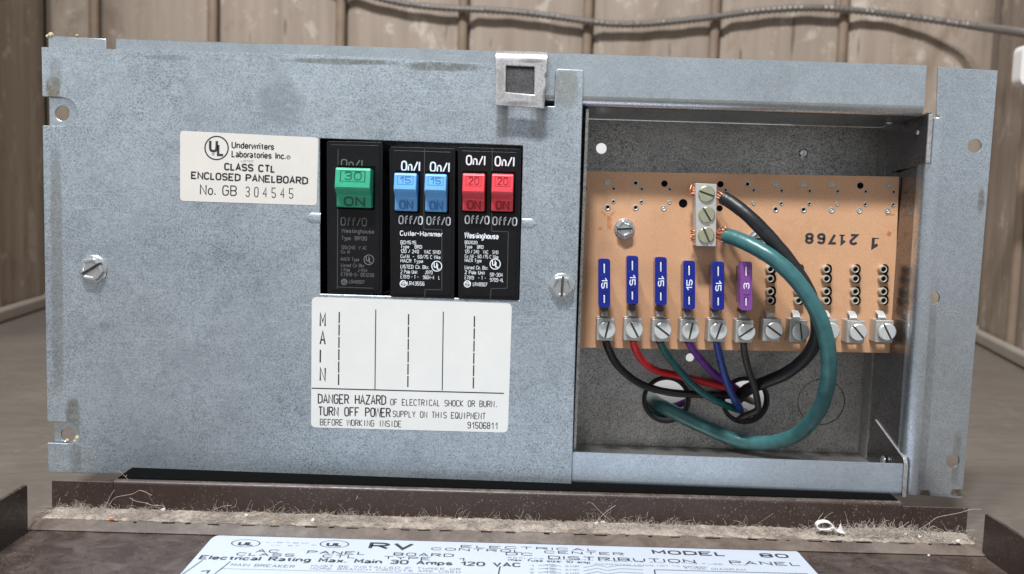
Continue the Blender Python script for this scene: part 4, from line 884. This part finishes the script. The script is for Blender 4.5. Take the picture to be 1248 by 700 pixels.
# ================================================================== FUSES
def fuse(px, yt, yb, mat, num, cw, label, blue=True):
    Y = 7.0; t, b_ = P(px, yt, Y), P(px, yb, Y); wv = 2.4; f = thing('blade_fuse', label, 'fuse', (t.x, Y+6, b_.z), 'blade fuses in a row on the circuit board')
    z0, z1 = b_.z, t.z; x = (t.x+b_.x)/2; lean = (t.x-b_.x)/(z1-z0)
    def L(m): m.v = [Vector((v.x+lean*(v.z-(z0+z1)/2), v.y, v.z)) for v in m.v]
    m = MB(); m.plate(rrect(x-wv, x+wv, z0, z1, 1.2, 4), [rrect(x-0.85, x+0.85, z1-6.3, z1-1.7, .4, 2), rrect(x-0.85, x+0.85, z0+1.4, z0+5.4, .4, 2)], Y, Y+0.6)
    m.plate(rrect(x-1.5, x+1.5, (z0+z1)/2-3.4, (z0+z1)/2+3.4, .5, 2), [], Y-0.25, Y)
    m.plate([(a_, b__) for a_, b__ in rrect(x-wv+.05, x+wv-.05, z0+.05, z1-.05, 1.2, 4)], [], Y+0.6, Y+4.2)
    m.box(x-1.7, x+1.7, Y+4.2, Y+11.5, z0+2.2, z1-2.2); L(m); body = m.build('fuse_body', mat, f, bevel=0.45, seg=3)
    m = MB(); m.box(x-0.28, x+0.28, Y+0.1, Y+0.59, z1-5.9, z1-2.1); m.box(x-0.28, x+0.28, Y+0.1, Y+0.59, z0+1.8, z0+5.0); L(m); m.build('prong_tip', m_fprong, f, bevel=0.1)
    for a, c in ((z0+1.4, z0+6.4), (z1-6.4, z1-1.4)):
        m = MB(); m.box(x-0.35, x+0.35, Y+11.5, Y+15, a, c); L(m); m.build('blade', m_fprong, f)
    m = MB(); pr = py_(Y-0.27); my = (yt+yb)/2; n_ = len(num); hw = 5.6*n_/2 + 0.5
    if cw: text_mb(m, num, px-3.0, my-hw, px-3.0-0.2, my+hw, 6.3, pr, FR, 0.02)
    else: text_mb(m, num, px+3.3, my+hw, px+3.5, my-hw, 6.3, pr, FR, 0.02)
    m.build('number', m_print, body)
fuse(736.5, 315.5, 375, m_fblue, '15', True, 'blue blade fuse marked 15, leftmost of the row, above the black wire')
fuse(770.8, 312, 371, m_fblue, '15', True, 'blue blade fuse marked 15 above the red wire')
fuse(805.5, 313.5, 372, m_fblue, '15', True, 'blue blade fuse marked 15 above the thin green wire')
fuse(840, 318, 377, m_fblue, '15', False, 'blue blade fuse marked 15 above the purple wire, its number turned the other way')
fuse(875.5, 319, 378, m_fblue, '15', True, 'blue blade fuse marked 15 above the dark blue wire, rightmost of the blue ones')
fuse(909.5, 319, 378.5, m_fpurple, '3', False, 'violet blade fuse marked 3 at the right end of the fuses')

# ================================================================== WIRES
def wire(name, label, ctrl, r, mat, copper_tip=True, strands=None, n=14, per=8):
    pts_ = spline([P(x, y, Y) for x, y, Y in ctrl], per); t = thing(name, label, 'wire', tuple(pts_[0]))
    ph_ = random.uniform(0, 50); m = MB(); m.tube(pts_, r, n, True, lambda i, N: r*(1+0.05*mn.noise(Vector((i*0.35, ph_, 0)))+0.03*mn.noise(Vector((i*1.1, ph_, 5))))); m.build('insulation', mat, t, angle=70)
    if copper_tip:
        a = pts_[0]; d = (pts_[0]-pts_[1]).normalized(); m = MB(); m.cyl(a-d*0.3, d, r*0.6, r*0.6, 4.5, 10); m.build('copper_core', m_copper, t)
    return t, pts_
wire('wire', 'thin black wire from the leftmost terminal bending right along the box floor', [(738, 415.5, 18), (742, 426, 18), (751, 443, 24), (768, 460, 32), (790, 472, 38), (820, 479, 41), (856, 481, 43), (885, 482, 45), (902, 483, 50), (912, 487, 62), (918, 490, 90)], 1.65, m_wblack)
wire('wire', 'thin red wire from the second terminal curving right to the second hole', [(771.5, 415, 18), (775, 427, 19), (784, 441, 24), (800, 452, 32), (822, 457, 38), (850, 464, 41), (875, 470, 43), (890, 474, 46), (902, 480, 60), (908, 486, 90)], 1.6, m_wred)
wire('wire', 'thin dark green wire from the third terminal down to the second hole', [(804, 416, 18), (810, 428, 20), (821, 443, 26), (838, 463, 34), (858, 480, 38), (880, 492, 42), (898, 499, 50), (908, 502, 70)], 1.6, m_wteal)
wire('wire', 'thin purple wire from the fourth terminal slanting right to the second hole', [(838, 415, 18), (846, 428, 22), (858, 443, 29), (871, 456, 36), (886, 466, 42), (898, 474, 52), (906, 480, 80)], 1.6, m_wpurple)
wire('wire', 'thin navy blue wire from the fifth terminal down into the second hole', [(873, 415, 18), (876, 430, 22), (881, 450, 28), (888, 472, 34), (897, 490, 40), (903, 500, 48), (906, 504, 70)], 1.65, m_wblue)
t, pts_ = wire('wire', 'dark brown printed wire from the sixth terminal, kinked at the bottom', [(906, 415, 17), (907.5, 430, 19), (912, 450, 24), (919, 470, 31), (923, 488, 37), (924, 498, 40), (921.5, 501, 41), (913, 505, 43), (900, 511, 47), (893, 513, 60)], 1.45, m_wbrown, per=8)
m = MB()
for i in range(4, 26, 2):
    q = pts_[i]; m.box(q.x-0.55+random.uniform(-.1, .1), q.x+0.55, q.y-1.52, q.y-1.40, q.z-0.18, q.z+0.18); 
m.build('print_mark', m_print_dim, t)
# pieces of wire looping behind the left hole
wire('wire', 'short run of purple wire crossing behind the left hole', [(770, 498, 75), (800, 498, 66), (822, 495, 60), (842, 487, 62), (865, 478, 80)], 1.6, m_wpurple, False)
wire('wire', 'short run of pale green wire low behind the left hole', [(780, 492, 70), (795, 500, 62), (805, 506, 60), (820, 512, 66), (840, 516, 80)], 1.6, m_teal, False)
# thick black
t, pts_ = wire('cable', 'thick black cable arching from the top of the ground bar to the second hole', [(881, 241, 12), (894, 249, 9), (915, 266, 5), (942, 294, 3), (967, 325, 2), (985, 355, 2), (995, 385, 4), (994, 415, 10), (980, 438, 18), (958, 455, 27), (935, 465, 34), (915, 473, 41), (903, 481, 52), (898, 488, 75)], 2.75, m_wgrey, False, n=20, per=10)
def strands(parent, ctrl_list, r=0.33):
    m = MB()
    for c in ctrl_list: m.tube(spline([P(x, y, Y) for x, y, Y in c], 5), r, 6)
    m.build('copper_strands', m_copper, parent, angle=70)
def frayed(x0, y0, x1, y1, Y0, Y1, n, sp_):
    out = []
    for i in range(n):
        o = (i/(n-1)-0.5)*sp_; out.append([(x0, y0+o*0.8, Y0+random.uniform(-1, 1)), ((x0+x1)/2+random.uniform(-1, 1), (y0+y1)/2+o+random.uniform(-1.5, 1.5), (Y0+Y1)/2+random.uniform(-1.2, 1.2)), (x1, y1+o*0.6, Y1+random.uniform(-.6, .6))])
    return out
strands(t, frayed(869, 235, 884, 243, 16, 12, 11, 9) + frayed(841, 233, 853, 233, 16, 17, 9, 12) + [[(843, 226, 15), (841, 232, 14), (842, 240, 15)]])
# thick teal
t, pts_ = wire('cable', 'thick teal green cable looping from the ground bar round to the left hole', [(884, 287, 11), (897, 291, 8), (915, 299, 4), (942, 315, -1), (968, 339, -4), (990, 370, -5), (1004, 402, -4), (1010, 436, -2), (1008, 468, 2), (998, 500, 10), (975, 527, 22), (948, 538, 31), (918, 540, 38), (893, 535, 42), (852, 518, 44), (822, 503, 44), (802, 492, 50), (792, 484, 75)], 3.15, m_teal, False, n=24, per=10)
strands(t, frayed(869, 287, 888, 288, 16, 11, 12, 10) + frayed(842, 287, 853, 287, 16, 17, 7, 14) + [[(872, 285, 14), (879, 277, 10), (885, 278, 8), (888, 285, 9)], [(872, 292, 14), (879, 295, 10), (884, 292, 9)], [(872, 283, 14), (880, 280, 9), (886, 284, 9)]])
